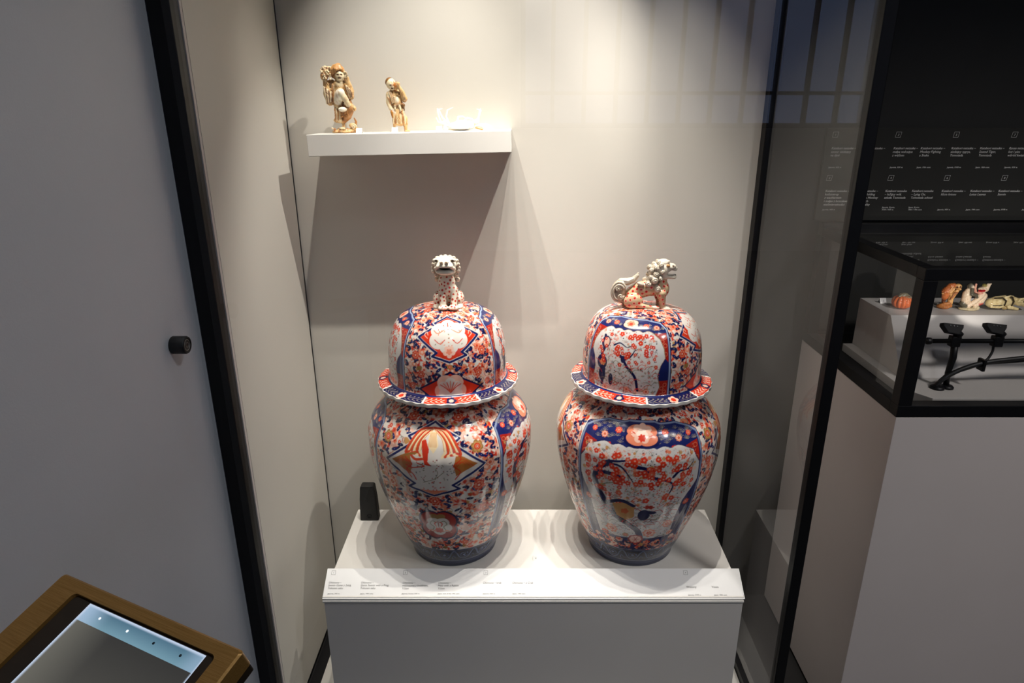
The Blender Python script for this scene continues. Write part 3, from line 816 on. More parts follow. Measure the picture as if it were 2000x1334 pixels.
rngp = random.Random(11)
Kb, Kl = 3.01, 2.1
sB, hB, rB = resample(PB, 0.00095)
sL, hL, rL = resample(PL, 0.00095)
stB = lambda y: float(np.clip(172.5 / (1000 * np.interp(y / 1000, sB, rB)), 1, 2.2))
stL = lambda y: float(np.clip(120.5 / max(1.0, 1000 * np.interp(y / 1000, sL, rL)), 0.85, 3.0))
CB_f = Canvas(-45 * Kb, 45 * Kb, 0, 445, 0.6, WHT, stB); sector_field(CB_f, 45 * Kb, rngp, Kb, 'body')
CB_t = Canvas(-45 * Kb, 45 * Kb, 0, 445, 0.6, WHT, stB); sector_tree(CB_t, 45 * Kb, rngp, Kb, 'body')
CL_f = Canvas(-45 * Kl, 45 * Kl, 0, 262, 0.55, WHT, stL); sector_field(CL_f, 45 * Kl, rngp, Kl, 'lid')
CL_t = Canvas(-45 * Kl, 45 * Kl, 0, 262, 0.55, WHT, stL); sector_tree(CL_t, 45 * Kl, rngp, Kl, 'lid')
# foot band and neck band run all the way round (both canvases the same)
for c in (CB_f, CB_t):
    X = 45 * Kb
    c.poly([(-X - 5, 20), (X + 5, 20), (X + 5, 64), (-X - 5, 64)], (17, 21, 52))
    c.line([(-X - 2, 64), (X + 2, 64)], 2.0, GREYB); c.line([(-X - 2, 60), (X + 2, 60)], 1.0, GREYB)
    for i in range(5):
        cx = -X + X * 2 * i / 4
        c.curve([(cx - 33, 60), (cx - 24, 50), (cx - 16, 36), (cx, 26), (cx + 16, 36), (cx + 24, 50), (cx + 33, 60)], 3.0, GREYB, 8)
        c.ring(cx, 44, 8, 1.4, (80, 96, 140)); c.ell(cx, 44, 3.0, 3.0, (120, 132, 168))
        c.curve([(cx + 33, 24), (cx + 26, 30), (cx + 30, 40), (cx + 38, 34)], 1.4, (84, 98, 140), 6)
        for j in range(5): c.ell(cx + rngp.uniform(-30, 30), rngp.uniform(28, 58), 1.6, 1.0, (92, 108, 150))
    c.poly([(-X - 5, 0), (X + 5, 0), (X + 5, 21), (-X - 5, 21)], (62, 68, 92)); c.line([(-X - 2, 20), (X + 2, 20)], 1.8, (140, 148, 170)); c.line([(-X - 2, 8), (X + 2, 8)], 6.0, (36, 42, 66))
    for i in range(8):
        x = -X + (i + 0.5) * X / 4
        c.poly([(x - X / 8, 421), (x + X / 8, 421), (x + X / 8, 446), (x - X / 8, 446)], NAVY if i % 2 else DRED); c.petals(x, 431, 7, 5, SALM if i % 2 else PINK, 0.3)

def revolve(name, th, h, r, cols, mat, parent, loc, rmod=None, close_top=False, close_bot=False, base=(0.8, 0.78, 0.75)):
    nt, nr = len(th), len(h)
    T = np.radians(th)
    RR = np.repeat(r[:, None], nt, 1)
    if rmod is not None: RR = RR + rmod
    V = np.empty((nr, nt, 3), np.float32)
    V[..., 0] = RR * np.sin(T); V[..., 1] = -RR * np.cos(T); V[..., 2] = h[:, None]
    V = V.reshape(-1, 3); C = cols.reshape(-1, 3)
    idx = np.arange(nr * nt).reshape(nr, nt)
    a = idx[:-1]; b = np.roll(idx, -1, 1)[:-1]; c2 = np.roll(idx, -1, 1)[1:]; d = idx[1:]
    F = np.stack([a, b, c2, d], -1).reshape(-1, 4)
    extra = []
    if close_bot:
        V = np.vstack([V, [[0, 0, h[0]]]]); C = np.vstack([C, [base]]); ci = len(V) - 1
        for k in range(nt): extra.append((ci, idx[0, (k + 1) % nt], idx[0, k]))
    if close_top:
        V = np.vstack([V, [[0, 0, h[-1]]]]); C = np.vstack([C, [base]]); ci = len(V) - 1
        for k in range(nt): extra.append((ci, idx[-1, k], idx[-1, (k + 1) % nt]))
    return raw_mesh(name, V, F, extra, C, mat, parent)

def raw_mesh(name, V, F, extra, C, mat, parent):
    me = bpy.data.meshes.new(name)
    nq = len(F); ne = len(extra)
    me.vertices.add(len(V)); me.vertices.foreach_set('co', np.asarray(V, np.float32).ravel())
    loops = np.concatenate([np.asarray(F, np.int32).ravel(), np.asarray(extra, np.int32).ravel()]) if ne else np.asarray(F, np.int32).ravel()
    me.loops.add(len(loops)); me.loops.foreach_set('vertex_index', loops)
    tot = np.concatenate([np.full(nq, 4), np.full(ne, 3)]).astype(np.int32)
    st = np.concatenate([[0], np.cumsum(tot)[:-1]]).astype(np.int32)
    me.polygons.add(nq + ne); me.polygons.foreach_set('loop_start', st); me.polygons.foreach_set('loop_total', tot)
    me.polygons.foreach_set('use_smooth', np.ones(nq + ne, bool))
    me.update(calc_edges=True)
    if C is not None:
        at = me.color_attributes.new('Col', 'FLOAT_COLOR', 'POINT')
        A = np.ones((len(V), 4), np.float32); A[:, :3] = C
        at.data.foreach_set('color', A.ravel())
    me.validate()
    return link(name, me, mat, parent)

def pick_sector(th, centre, first):
    """local angle and which sector (0: 'first') every angle falls in"""
    q = (th - centre + 45) % 360
    k = (q // 90).astype(int) % 2
    return q % 90 - 45, k

def make_jar(loc, body_c, body_first, lid_c, lid_first, label):
    root = tag(empty('covered_jar', loc), label, 'jar', 'pair of large covered jars')
    th = theta_cols(); T = np.radians(th)
    # body
    la, k = pick_sector(th, body_c, 0)
    xx = np.repeat((la * Kb)[None, :], len(sB), 0); yy = np.repeat((sB * 1000)[:, None], len(th), 1)
    A = sample(CB_f, xx, yy); B = sample(CB_t, xx, yy)
    use_f = (k == 0) if body_first == 'field' else (k == 1)
    cols = np.where(use_f[None, :, None], A, B)
    w = np.clip((hB - 0.03) / 0.1, 0, 1) * np.clip((0.36 - hB) / 0.05, 0, 1)
    rm = -0.0014 * w[:, None] * np.abs(np.cos(12 * T))[None, :] ** 6
    revolve('jar_body', th, hB, rB, cols, M_porc, root, loc, rm, True, True)
    # lid: scalloped flange and dome
    la, k = pick_sector(th, lid_c, 0)
    xx = np.repeat((la * Kl)[None, :], len(sL), 0); yy = np.repeat((sL * 1000)[:, None], len(th), 1)
    A = sample(CL_f, xx, yy); B = sample(CL_t, xx, yy)
    use_f = (k == 0) if lid_first == 'field' else (k == 1)
    cols = np.where(use_f[None, :, None], A, B)
    # flange blocks
    s = sL * 1000
    band = (s > 8.5) & (s < 28)
    blk = ((th - lid_c + 22.5) % 360) / 45.0
    bi = blk.astype(int) % 2; bf = (blk % 1 - 0.5) * 2
    wht = np.array(lin((232, 228, 220)))
    for i in np.where(s <= 8.5)[0]: cols[i] = wht
    for i in np.where(band)[0]:
        c = np.where(bi[:, None] == 0, np.array(lin(RED)), np.array(lin(NAVY)))
        d = np.hypot(bf * 48, s[i] - 17)
        ph = np.arctan2(s[i] - 17, bf * 48)
        f = d < 9.5 * (0.72 + 0.28 * np.abs(np.cos(2.5 * ph)))
        c = np.where(f[:, None], np.where(bi[:, None] == 0, np.array(lin(NAVY)), np.array(lin(PINK))), c)
        c = np.where((d < 4.4)[:, None], np.where(bi[:, None] == 0, np.array(lin(PINK)), np.array(lin(RED))), c)
        sw = (np.abs(np.sin(bf * 17 + 1.6 * np.sin(s[i] * 0.5))) > 0.88) & (d > 12) & (np.abs(s[i] - 17) < 6)
        c = np.where(sw[:, None], np.where(bi[:, None] == 0, np.array(lin(PINK)), np.array(lin((120, 110, 100)))), c)
        c = np.where((np.abs(bf) > 0.965)[:, None], wht, c)
        cols[i] = c
    for i in np.where((s > 26.5) & (s < 30))[0]: cols[i] = np.array(lin(NAVY2))
    wf = np.clip((12 - s) / 8, 0, 1)
    rm = 0.0011 * wf[:, None] * np.cos(38 * T)[None, :]
    wd = np.clip((s - 30) / 20, 0, 1) * np.clip((150 - s) / 40, 0, 1)
    rm = rm - 0.0010 * wd[:, None] * np.abs(np.cos(12 * T))[None, :] ** 6
    # rounded underside in front of the profile
    hh = np.concatenate([[.3960, .3960, .3968], hL]); r2 = np.concatenate([[.1005, .136, .1420], rL])
    cols = np.concatenate([np.repeat(wht[None, None, :], 3, 0).repeat(len(th), 1), cols]); rm = np.concatenate([np.repeat(rm[:1] * f0, 1, 0) for f0 in (0, 0.3, 1.0)] + [rm])
    revolve('lid', th, hh[:-1], r2[:-1], cols[:-1], M_porc, root, loc, rm[:-1], True, True)
    return root
JAR_L = (-0.150, 1.287, PZ); JAR_R = (0.249, 1.287, PZ)
jar1 = make_jar(JAR_L, -6, 'field', 8, 'field', 'left covered jar, zigzag lozenge with phoenix in front, lion on its lid facing forward')
jar2 = make_jar(JAR_R, -7, 'tree', -27, 'tree', 'right covered jar, blossoming tree panel in front, lion on its lid in side view')

# ------------------------------------------------------------------ sculpting: blended solids turned into one smooth skin
def smin(a, b, k):
    h = np.clip(0.5 + 0.5 * (b - a) / k, 0, 1)
    return b * (1 - h) + a * h - k * h * (1 - h)

class Sculpt:
    """solids in millimetres: x right, y away from the viewer, z up"""
    def __init__(s, blend=1.2): s.p = []; s.k = blend
    def ell(s, c, r, col, rot=(0, 0, 0), cut=False, k=None):
        M = np.array((Matrix.Rotation(R(rot[2]), 3, 'Z') @ Matrix.Rotation(R(rot[1]), 3, 'Y') @ Matrix.Rotation(R(rot[0]), 3, 'X')).transposed())
        c = np.array(c, float); r = np.array(r, float) if hasattr(r, '__len__') else np.array([r, r, r], float)
        def f(P):
            q = (P - c) @ M.T / r
            l = np.sqrt((q * q).sum(-1)) + 1e-9
            g = np.sqrt(((q / r) ** 2).sum(-1)) + 1e-9
            return l * (l - 1) / g
        s.p.append((f, col, cut, k, c - r.max(), c + r.max())); return s
    def cap(s, pts, rad, col, cut=False, k=None):
        pts = [np.array(p, float) for p in pts]; n = len(pts)
        rads = list(rad) if hasattr(rad, '__len__') else [rad] * n
        def f(P):
            best = None
            for i in range(n - 1):
                a, b = pts[i], pts[i + 1]; ab = b - a
                t = np.clip(((P - a) @ ab) / (ab @ ab + 1e-9), 0, 1)
                d = P - a - t[..., None] * ab
                v = np.sqrt((d * d).sum(-1)) - (rads[i] + t * (rads[i + 1] - rads[i]))
                best = v if best is None else np.minimum(best, v)
            return best
        m = max(rads); A = np.array(pts)
        s.p.append((f, col, cut, k, A.min(0) - m, A.max(0) + m)); return s
    def curl(s, c, rad, w, col, face='y', turns=1.6, hand=1, lift=0.6):
        """a snail-shell lock of mane lying on the surface"""
        pts = []; rr = []
        for t in np.linspace(0, 1, int(9 * turns) + 2):
            a = hand * t * turns * 2 * math.pi; q = rad * (1 - 0.86 * t)
            u, v, d = q * math.cos(a), q * math.sin(a), -lift * t * rad
            pts.append({'y': (c[0] + u, c[1] + d, c[2] + v), 'x': (c[0] - d, c[1] + u, c[2] + v), '-x': (c[0] + d, c[1] + u, c[2] + v), 'z': (c[0] + u, c[1] + v, c[2] - d)}[face]); rr.append(w * (1 - 0.25 * t))
        return s.cap(pts, rr, col, k=0.35)
    def field(s, P):
        f = None
        for fn, col, cut, k, lo, hi in s.p:
            d = fn(P); kk = k or s.k
            if f is None: f = d
            elif cut: f = -smin(-f, d, 0.5)
            else: f = smin(f, d, kk)
        return f
    def colours(s, V, soft=0.5):
        W = 0; C = 0
        for fn, col, cut, k, lo, hi in s.p:
            d = fn(V)
            if cut: w = np.exp(np.clip(-(d - 0.5) / 0.25, -40, 40)) * 4
            else: w = np.exp(-np.clip(np.abs(d), 0, 30) / soft)
            w = np.clip(w, 0, 1e6) + 1e-12
            W = W + w; C = C + w[:, None] * np.array(lin(col))
        return C / W[:, None]
    def mesh(s, h=0.8):
        lo = np.min([p[4] for p in s.p if not p[2]], 0) - 2.5 * h; hi = np.max([p[5] for p in s.p if not p[2]], 0) + 2.5 * h
        n = np.ceil((hi - lo) / h).astype(int) + 1
        ax = [lo[i] + np.arange(n[i]) * h for i in range(3)]
        F = np.empty(n, np.float32)
        F[:] = 1e3
        for fn, col, cut, k, plo, phi in s.p:
            kk = (k or s.k) + 3 * h
            a = np.clip(np.floor((plo - kk - lo) / h).astype(int), 0, n); b = np.clip(np.ceil((phi + kk - lo) / h).astype(int) + 1, 0, n)
            if (b <= a).any(): continue
            G = np.stack(np.meshgrid(ax[0][a[0]:b[0]], ax[1][a[1]:b[1]], ax[2][a[2]:b[2]], indexing='ij'), -1)
            d = fn(G); sub = F[a[0]:b[0], a[1]:b[1], a[2]:b[2]]
            F[a[0]:b[0], a[1]:b[1], a[2]:b[2]] = -smin(-sub, d, 0.5) if cut else smin(sub, d, k or s.k)
        ins = F < 0
        cs = [ins[a:n[0] - 1 + a, b:n[1] - 1 + b, c:n[2] - 1 + c] for a in (0, 1) for b in (0, 1) for c in (0, 1)]
        sm = sum(q.astype(np.int8) for q in cs)
        I, J, K = np.nonzero((sm > 0) & (sm < 8))
        ids = -np.ones((n[0] - 1, n[1] - 1, n[2] - 1), np.int64); ids[I, J, K] = np.arange(len(I))
        acc = np.zeros((len(I), 3)); cnt = np.zeros(len(I))
        corners = [(a, b, c) for a in (0, 1) for b in (0, 1) for c in (0, 1)]
        for p in corners:
            for d in range(3):
                if p[d]: continue
                q = list(p); q[d] = 1
                fa = F[I + p[0], J + p[1], K + p[2]]; fb = F[I + q[0], J + q[1], K + q[2]]
                m = (fa < 0) != (fb < 0)
                t = np.where(m, fa / np.where(m, fa - fb, 1), 0)
                for e in range(3):
                    acc[:, e] += m * (p[e] + (t if e == d else 0))
                cnt += m
        V = lo + (np.stack([I, J, K], 1) + acc / cnt[:, None]) * h
        quads = []
        for d in range(3):
            sl0 = [slice(1, n[e] - 1) for e in range(3)]; sl1 = list(sl0)
            sl0[d] = slice(0, n[d] - 1); sl1[d] = slice(1, n[d])
            a, b = ins[tuple(sl0)], ins[tuple(sl1)]
            idx = np.argwhere(a != b); flip = a[a != b]
            for e in range(3):
                if e != d: idx[:, e] += 1
            e1, e2 = (d + 1) % 3, (d + 2) % 3
            def cell(o1, o2):
                q = idx.copy(); q[:, e1] -= o1; q[:, e2] -= o2
                return ids[q[:, 0], q[:, 1], q[:, 2]]
            Q = np.stack([cell(1, 1), cell(0, 1), cell(0, 0), cell(1, 0)], 1)
            Q[~flip] = Q[~flip][:, ::-1]
            quads.append(Q)
        Q = np.concatenate(quads)
        Q = Q[(Q >= 0).all(1)]
        return V, Q
    def build(s, name, mat, parent, h=0.8, tint=None, M=None, folds=None):
        V, Q = s.mesh(h)
        C = s.colours(V)
        if folds is not None:   # carved drapery: ridges pushed out of and cut into the skin
            e = 0.3; f0 = s.field(V)
            N = np.stack([s.field(V + np.eye(3)[i] * e) - f0 for i in range(3)], 1)
            N /= np.linalg.norm(N, axis=1)[:, None] + 1e-9
            a, mask, ink = folds(V, C)
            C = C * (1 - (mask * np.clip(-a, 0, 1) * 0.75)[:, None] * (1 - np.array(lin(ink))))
            V = V + N * (a * mask)[:, None] * 0.9
        if tint is not None: C = tint(V, C)
        W = V / 1000.0
        if M is not None: W = W @ np.array(M)[:3, :3].T + np.array(M)[:3, 3]
        return raw_mesh(name, W, Q, [], C, mat, parent)

def spots(rng_seed, spacing, r_in, col_in, r_out=0, col_out=None, where=lambda V: np.ones(len(V), bool)):
    """little painted spots spread over a surface"""
    def f(V, C):
        g = np.random.RandomState(rng_seed)
        ok = np.nonzero(where(V))[0]; g.shuffle(ok)
        pts = []
        for i in ok[:6000]:
            p = V[i]
            if all(((p - q) ** 2).sum() > spacing ** 2 for q in pts): pts.append(p)
        C = C.copy()
        if col_out is not None:
            for p in pts:
                C[((V - p) ** 2).sum(1) < r_out ** 2] = lin(col_out)
        for p in pts:
            C[((V - p) ** 2).sum(1) < (r_in * g.uniform(0.75, 1.2)) ** 2] = lin(col_in)
        return C
    return f

# ------------------------------------------------------------------ the two lions on the lids
CREAM = (232, 222, 202); MANE = (196, 184, 164); GREYG = (150, 138, 120); SPOT = (190, 52, 32); BLK = (16, 14, 14); TAN = (196, 158, 96)
def lion_front(parent):
    k = 0.0923
    def P(cx, cy, dep): return ((cx - 490) * k, -dep, (1190 - cy) * k + dep * 0.276)
    root = empty('lion_finial', (0.0035, 0, 0.5545)); root.parent = parent
    b = Sculpt(2.2)
    b.ell((0.5, 4, 28), (19, 21, 27), CREAM, (14, 0, 0)).ell(P(500, 640, 9), (17, 14, 20), CREAM).ell(P(520, 800, 11), (18, 13, 16), CREAM)
    for sx, x in ((-1, 420), (1, 655)):
        b.cap([P(x + sx * 8, 820, 14), P(x, 1000, 21), P(x - sx * 4, 1150, 25)], [8, 6.6, 6.8], CREAM)
        b.ell(P(x - sx * 8, 1205, 28), (10, 10, 5.2), CREAM)
        for i in (-1, 0, 1): b.ell(P(x - sx * 8 + i * 62, 1222, 35), (3.0, 3.4, 3.0), CREAM, k=0.6)
        b.ell((sx * 21.5 + 2, 6, 15), (10, 17, 16), CREAM)          # haunches
        b.ell((sx * 23 + 2, -8, 3.5), (7, 13, 4.6), CREAM)
    b.build('body', M_porc, root, 0.9, spots(3, 6.2, 2.15, SPOT, where=lambda V: (V[:, 2] > 9) & (V[:, 2] < 66)))
    h = Sculpt(1.6)
    h.ell(P(490, 270, 12), (22, 19, 16), CREAM).ell(P(495, 265, 24), (17, 11, 9), CREAM).ell(P(495, 305, 30), (16.5, 8, 5.5), CREAM)
    h.ell(P(495, 425, 23), (18.5, 11, 6.5), CREAM).ell(P(490, 170, 14), (18, 14, 8), CREAM)
    for sx in (-1, 1):
        h.ell(P(490 + sx * 175, 178, 25), (6.2, 4.5, 4.2), CREAM).ell(P(490 + sx * 55, 232, 36), (4.2, 3.5, 3.4), CREAM)
        h.ell(P(490 + sx * 168, 205, 31), (3.4, 2.6, 2.6), (70, 52, 40), cut=True); h.ell(P(490 + sx * 48, 240, 40.5), (1.5, 1.6, 1.2), (150, 110, 70), cut=True)
        h.cap([P(490 + sx * 130, 330, 32), P(490 + sx * 190, 350, 26), P(490 + sx * 170, 420, 24)], [3, 3.4, 2.6], CREAM)
    h.ell(P(495, 362, 31), (10.8, 12, 2.3), BLK, cut=True)
    hd = h.build('head', M_porc, root, 0.75)
    m = Sculpt(0.5)
    for i, (cx, cy, d, r) in enumerate(((240, 250, 8, 4.6), (225, 330, 4, 4.8), (228, 400, 5, 5), (262, 180, 8, 4.6), (320, 130, 8, 4.8), (400, 105, 7, 4.8), (490, 96, 7, 5), (580, 105, 7, 4.8), (660, 130, 8, 4.8), (720, 185, 8, 4.6), (742, 255, 8, 4.6), (752, 330, 5, 4.8), (742, 395, 5, 5), (275, 480, 2, 5), (712, 480, 2, 5), (275, 580, -4, 5), (720, 580, -4, 5))):
        m.ell(P(cx, cy, d), r, (214, 200, 176)); m.curl(P(cx, cy, d + r - 0.6), r * 0.62, 0.9, CREAM, 'y', 1.3, 1 if cx > 490 else -1)
    m.ell(P(490, 420, -8), (20, 9, 22), MANE)
    m.build('mane', M_porc, root, 0.8)
    t = Sculpt(1.0)
    t.cap([(2, 24, 8), (3, 31, 18), (2, 33, 32), (-3, 29, 42), (4, 25, 47)], [4, 7, 8, 6, 2], MANE)
    t.build('tail', M_porc, root, 1.0)
    return root
def lion_side(parent):
    k = 0.0923
    def P(cx, cy, dep): return ((cx - 886) * k, -dep, (1120 - cy) * k + dep * 0.276)
    root = empty('lion_finial', (0, 0, 0.5545)); root.parent = parent
    SK = (206, 182, 142)
    b = Sculpt(2.4)
    b.cap([P(600, 830, -4), P(760, 740, -2), P(950, 700, 0), P(1150, 700, 0)], [15, 17, 16, 16], SK).ell(P(1210, 720, 2), (16, 15, 19), SK)
    b.cap([P(1170, 640, 0), P(1200, 460, 0)], [14, 12], SK)
    for d in (15, -13):
        b.ell(P(600, 1000, d), (19, 10, 16), SK).cap([P(700, 1080, d + 3), P(860, 1120, d + 4), P(1060, 1150, d + 5)], [6, 4.5, 4], SK).ell(P(1080, 1140, d + 5), (7.5, 5, 4), CREAM)
        b.cap([P(1190, 830, d - 1), P(1215, 960, d), P(1230, 1120, d)], [10, 7, 6], SK).ell(P(1290, 1165, d + 1), (10, 7, 5), CREAM)
        for i in (0, 1, 2): b.ell(P(1365, 1180 - 14 * i, d - 2 + 3.4 * (2 - i)), (3.2, 2.3, 2.8), CREAM, k=0.6)
    b.build('body', M_porc, root, 0.95, spots(5, 8.0, 2.2, (196, 40, 28), 3.7, (240, 176, 150), where=lambda V: (V[:, 2] > 6) & (V[:, 0] < 42)))
    h = Sculpt(1.5)
    h.ell(P(1190, 290, 0), (18, 17, 17), CREAM).ell(P(1330, 235, 0), (14, 13, 8), CREAM).ell(P(1430, 225, 0), (6, 9, 5.5), CREAM).ell(P(1340, 440, 0), (17, 11, 5), CREAM, (0, 8, 0)).ell(P(1250, 420, 0), (12, 14, 9), CREAM)
    h.ell(P(1200, 150, 0), (13, 12, 8), CREAM, (0, -12, 0)).cap([P(1240, 170, 6), P(1310, 130, 6)], [5, 3.6], CREAM).cap([P(1460, 290, 0), P(1475, 270, 0)], [6.5, 5], CREAM).cap([P(1450, 440, 0), P(1470, 420, 0)], [6, 4], CREAM)
    for d in (9, -9):
        h.ell(P(1300, 220, d + 4), (3.6, 3, 3), (200, 150, 96)).ell(P(1425, 225, d * 0.55 + 5), (2, 2, 2), (80, 56, 40), cut=True)
    h.ell(P(1400, 355, 0), (15, 16, 4.6), (40, 36, 34), cut=True)
    h.build('head', M_porc, root, 0.75)
    m = Sculpt(0.5)
    m.ell(P(1060, 350, 0), (13, 16, 20), MANE).ell(P(1030, 560, 0), (14, 17, 16), GREYG)
    for cx, cy, d, r, hd in ((1180, 360, 17, 5, 1), (1050, 410, 16, 6, 1), (1090, 730, 17, 7.5, 1), (890, 610, 16, 6.5, -1), (950, 320, 13, 5, 1), (950, 470, 15, 5.5, -1), (1150, 210, 14, 5.5, 1), (1050, 270, 15, 5.5, -1), (1020, 540, 18, 7.5, 1), (1150, 500, 16, 5, -1), (1110, 150, 6, 5, 1), (1020, 180, 2, 5, 1), (940, 240, 2, 5, -1)):
        for sgn in (1, -1):
            q = P(cx, cy, d) if sgn > 0 else (P(cx, cy, d)[0], d - 1, P(cx, cy, d)[2] )
            m.ell(q, (r, r * 0.6, r), MANE); 
            if sgn > 0: m.curl((q[0], q[1] - r * 0.5, q[2]), r * 0.72, r * 0.2, CREAM, 'y', 1.5, hd)
    m.ell(P(740, 620, 13), (8, 5, 4), MANE, (0, 20, 0))
    m.build('mane', M_porc, root, 0.75)
    t = Sculpt(0.8)
    t.ell(P(300, 760, 0), (14, 9, 22), (176, 158, 140)).cap([P(430, 990, 0), P(320, 940, 0), P(240, 850, 0)], [6, 8, 9], (176, 158, 140))
    t.cap([P(340, 560, 0), P(480, 560, 0), P(600, 520, 0), P(680, 430, 0), P(700, 375, 0)], [7, 7.5, 6, 4, 1.8], MANE)
    for i, (r0, d) in enumerate(((20, 8.0), (15, 9.0))):
        pts = [(P(290, 770, 0)[0] + r0 * math.cos(a) * 0.72, -d, P(290, 770, 0)[2] + r0 * math.sin(a)) for a in np.linspace(0.6, 4.6, 12)]
        t.cap(pts, [2.6 - 0.1 * j for j in range(12)], MANE, k=0.4)
    t.curl((P(330, 860, 0)[0], -9.5, P(330, 860, 0)[2]), 6.5, 1.9, MANE, 'y', 1.4, -1); t.curl((P(270, 700, 0)[0], -9, P(270, 700, 0)[2]), 5.5, 1.7, MANE, 'y', 1.4, 1)
    for dz in (0, 1, 2): t.cap([P(360 + 20 * dz, 620 - 40 * dz, 7), P(480, 590 - 20 * dz, 6), P(600, 540 - 25 * dz, 5)], [2, 2, 1.2], CREAM, k=0.4)
    t.build('tail', M_porc, root, 0.85)
    return root
lion_front(jar1); lion_side(jar2)

# ------------------------------------------------------------------ ivory carvings on the shelf
IV = (238, 222, 186); IV2 = (222, 184, 128); IV3 = (186, 132, 78); IV4 = (120, 76, 42); IVW = (248, 240, 222)
def stain(seed, amt=0.35, sc=5.0):
    """uneven tea staining of the ivory"""
    def f(V, C):
        g = np.random.RandomState(seed)
        n = np.zeros(len(V))
        for i in range(8):
            d = g.normal(size=3); d /= np.linalg.norm(d)
            n += np.sin(V @ d * (2.2 / sc) * (1 + 0.35 * i) + g.uniform(0, 6)) / (1 + 0.25 * i)
        n = np.clip(n / 2.2, -1, 1)[:, None]
        return np.clip(C * (1 - amt * np.clip(n, 0, 1) * np.array([0.5, 0.75, 1.0])), 0, 1)
    return f
def drape(seed, freq=1.15, amp=1.0, thr=None):
    """hanging folds over the robe (the darker-toned parts), none on the skin"""
    def f(V, C):
        g = np.random.RandomState(seed)
        w1 = np.sin(V[:, 2] * 0.13 + V[:, 1] * 0.21 + g.uniform(0, 6)); w2 = np.sin(V[:, 2] * 0.31 - V[:, 0] * 0.22 + g.uniform(0, 6)); w3 = np.sin(V[:, 0] * 0.17 + V[:, 2] * 0.09 + g.uniform(0, 6))
        ph = V[:, 0] * freq + V[:, 1] * freq * 0.5 + 2.4 * w1 + 1.3 * w2 + V[:, 2] * 0.25 * freq * w3
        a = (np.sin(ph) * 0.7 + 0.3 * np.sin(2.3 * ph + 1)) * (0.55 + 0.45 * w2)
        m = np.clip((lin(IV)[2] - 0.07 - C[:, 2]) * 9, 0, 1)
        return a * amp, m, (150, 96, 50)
    return f
def fold(sc, A, B, w, col, k=1.3):
    m = tuple(0.5 * (p + q) + e for p, q, e in zip(A, B, (0.9, -0.6, 0)))   # a soft, slightly bowed ridge of cloth
    sc.cap([A, m, B], [w[0] * 0.7, max(w) * 0.95, w[1] * 0.7], col, k=k)

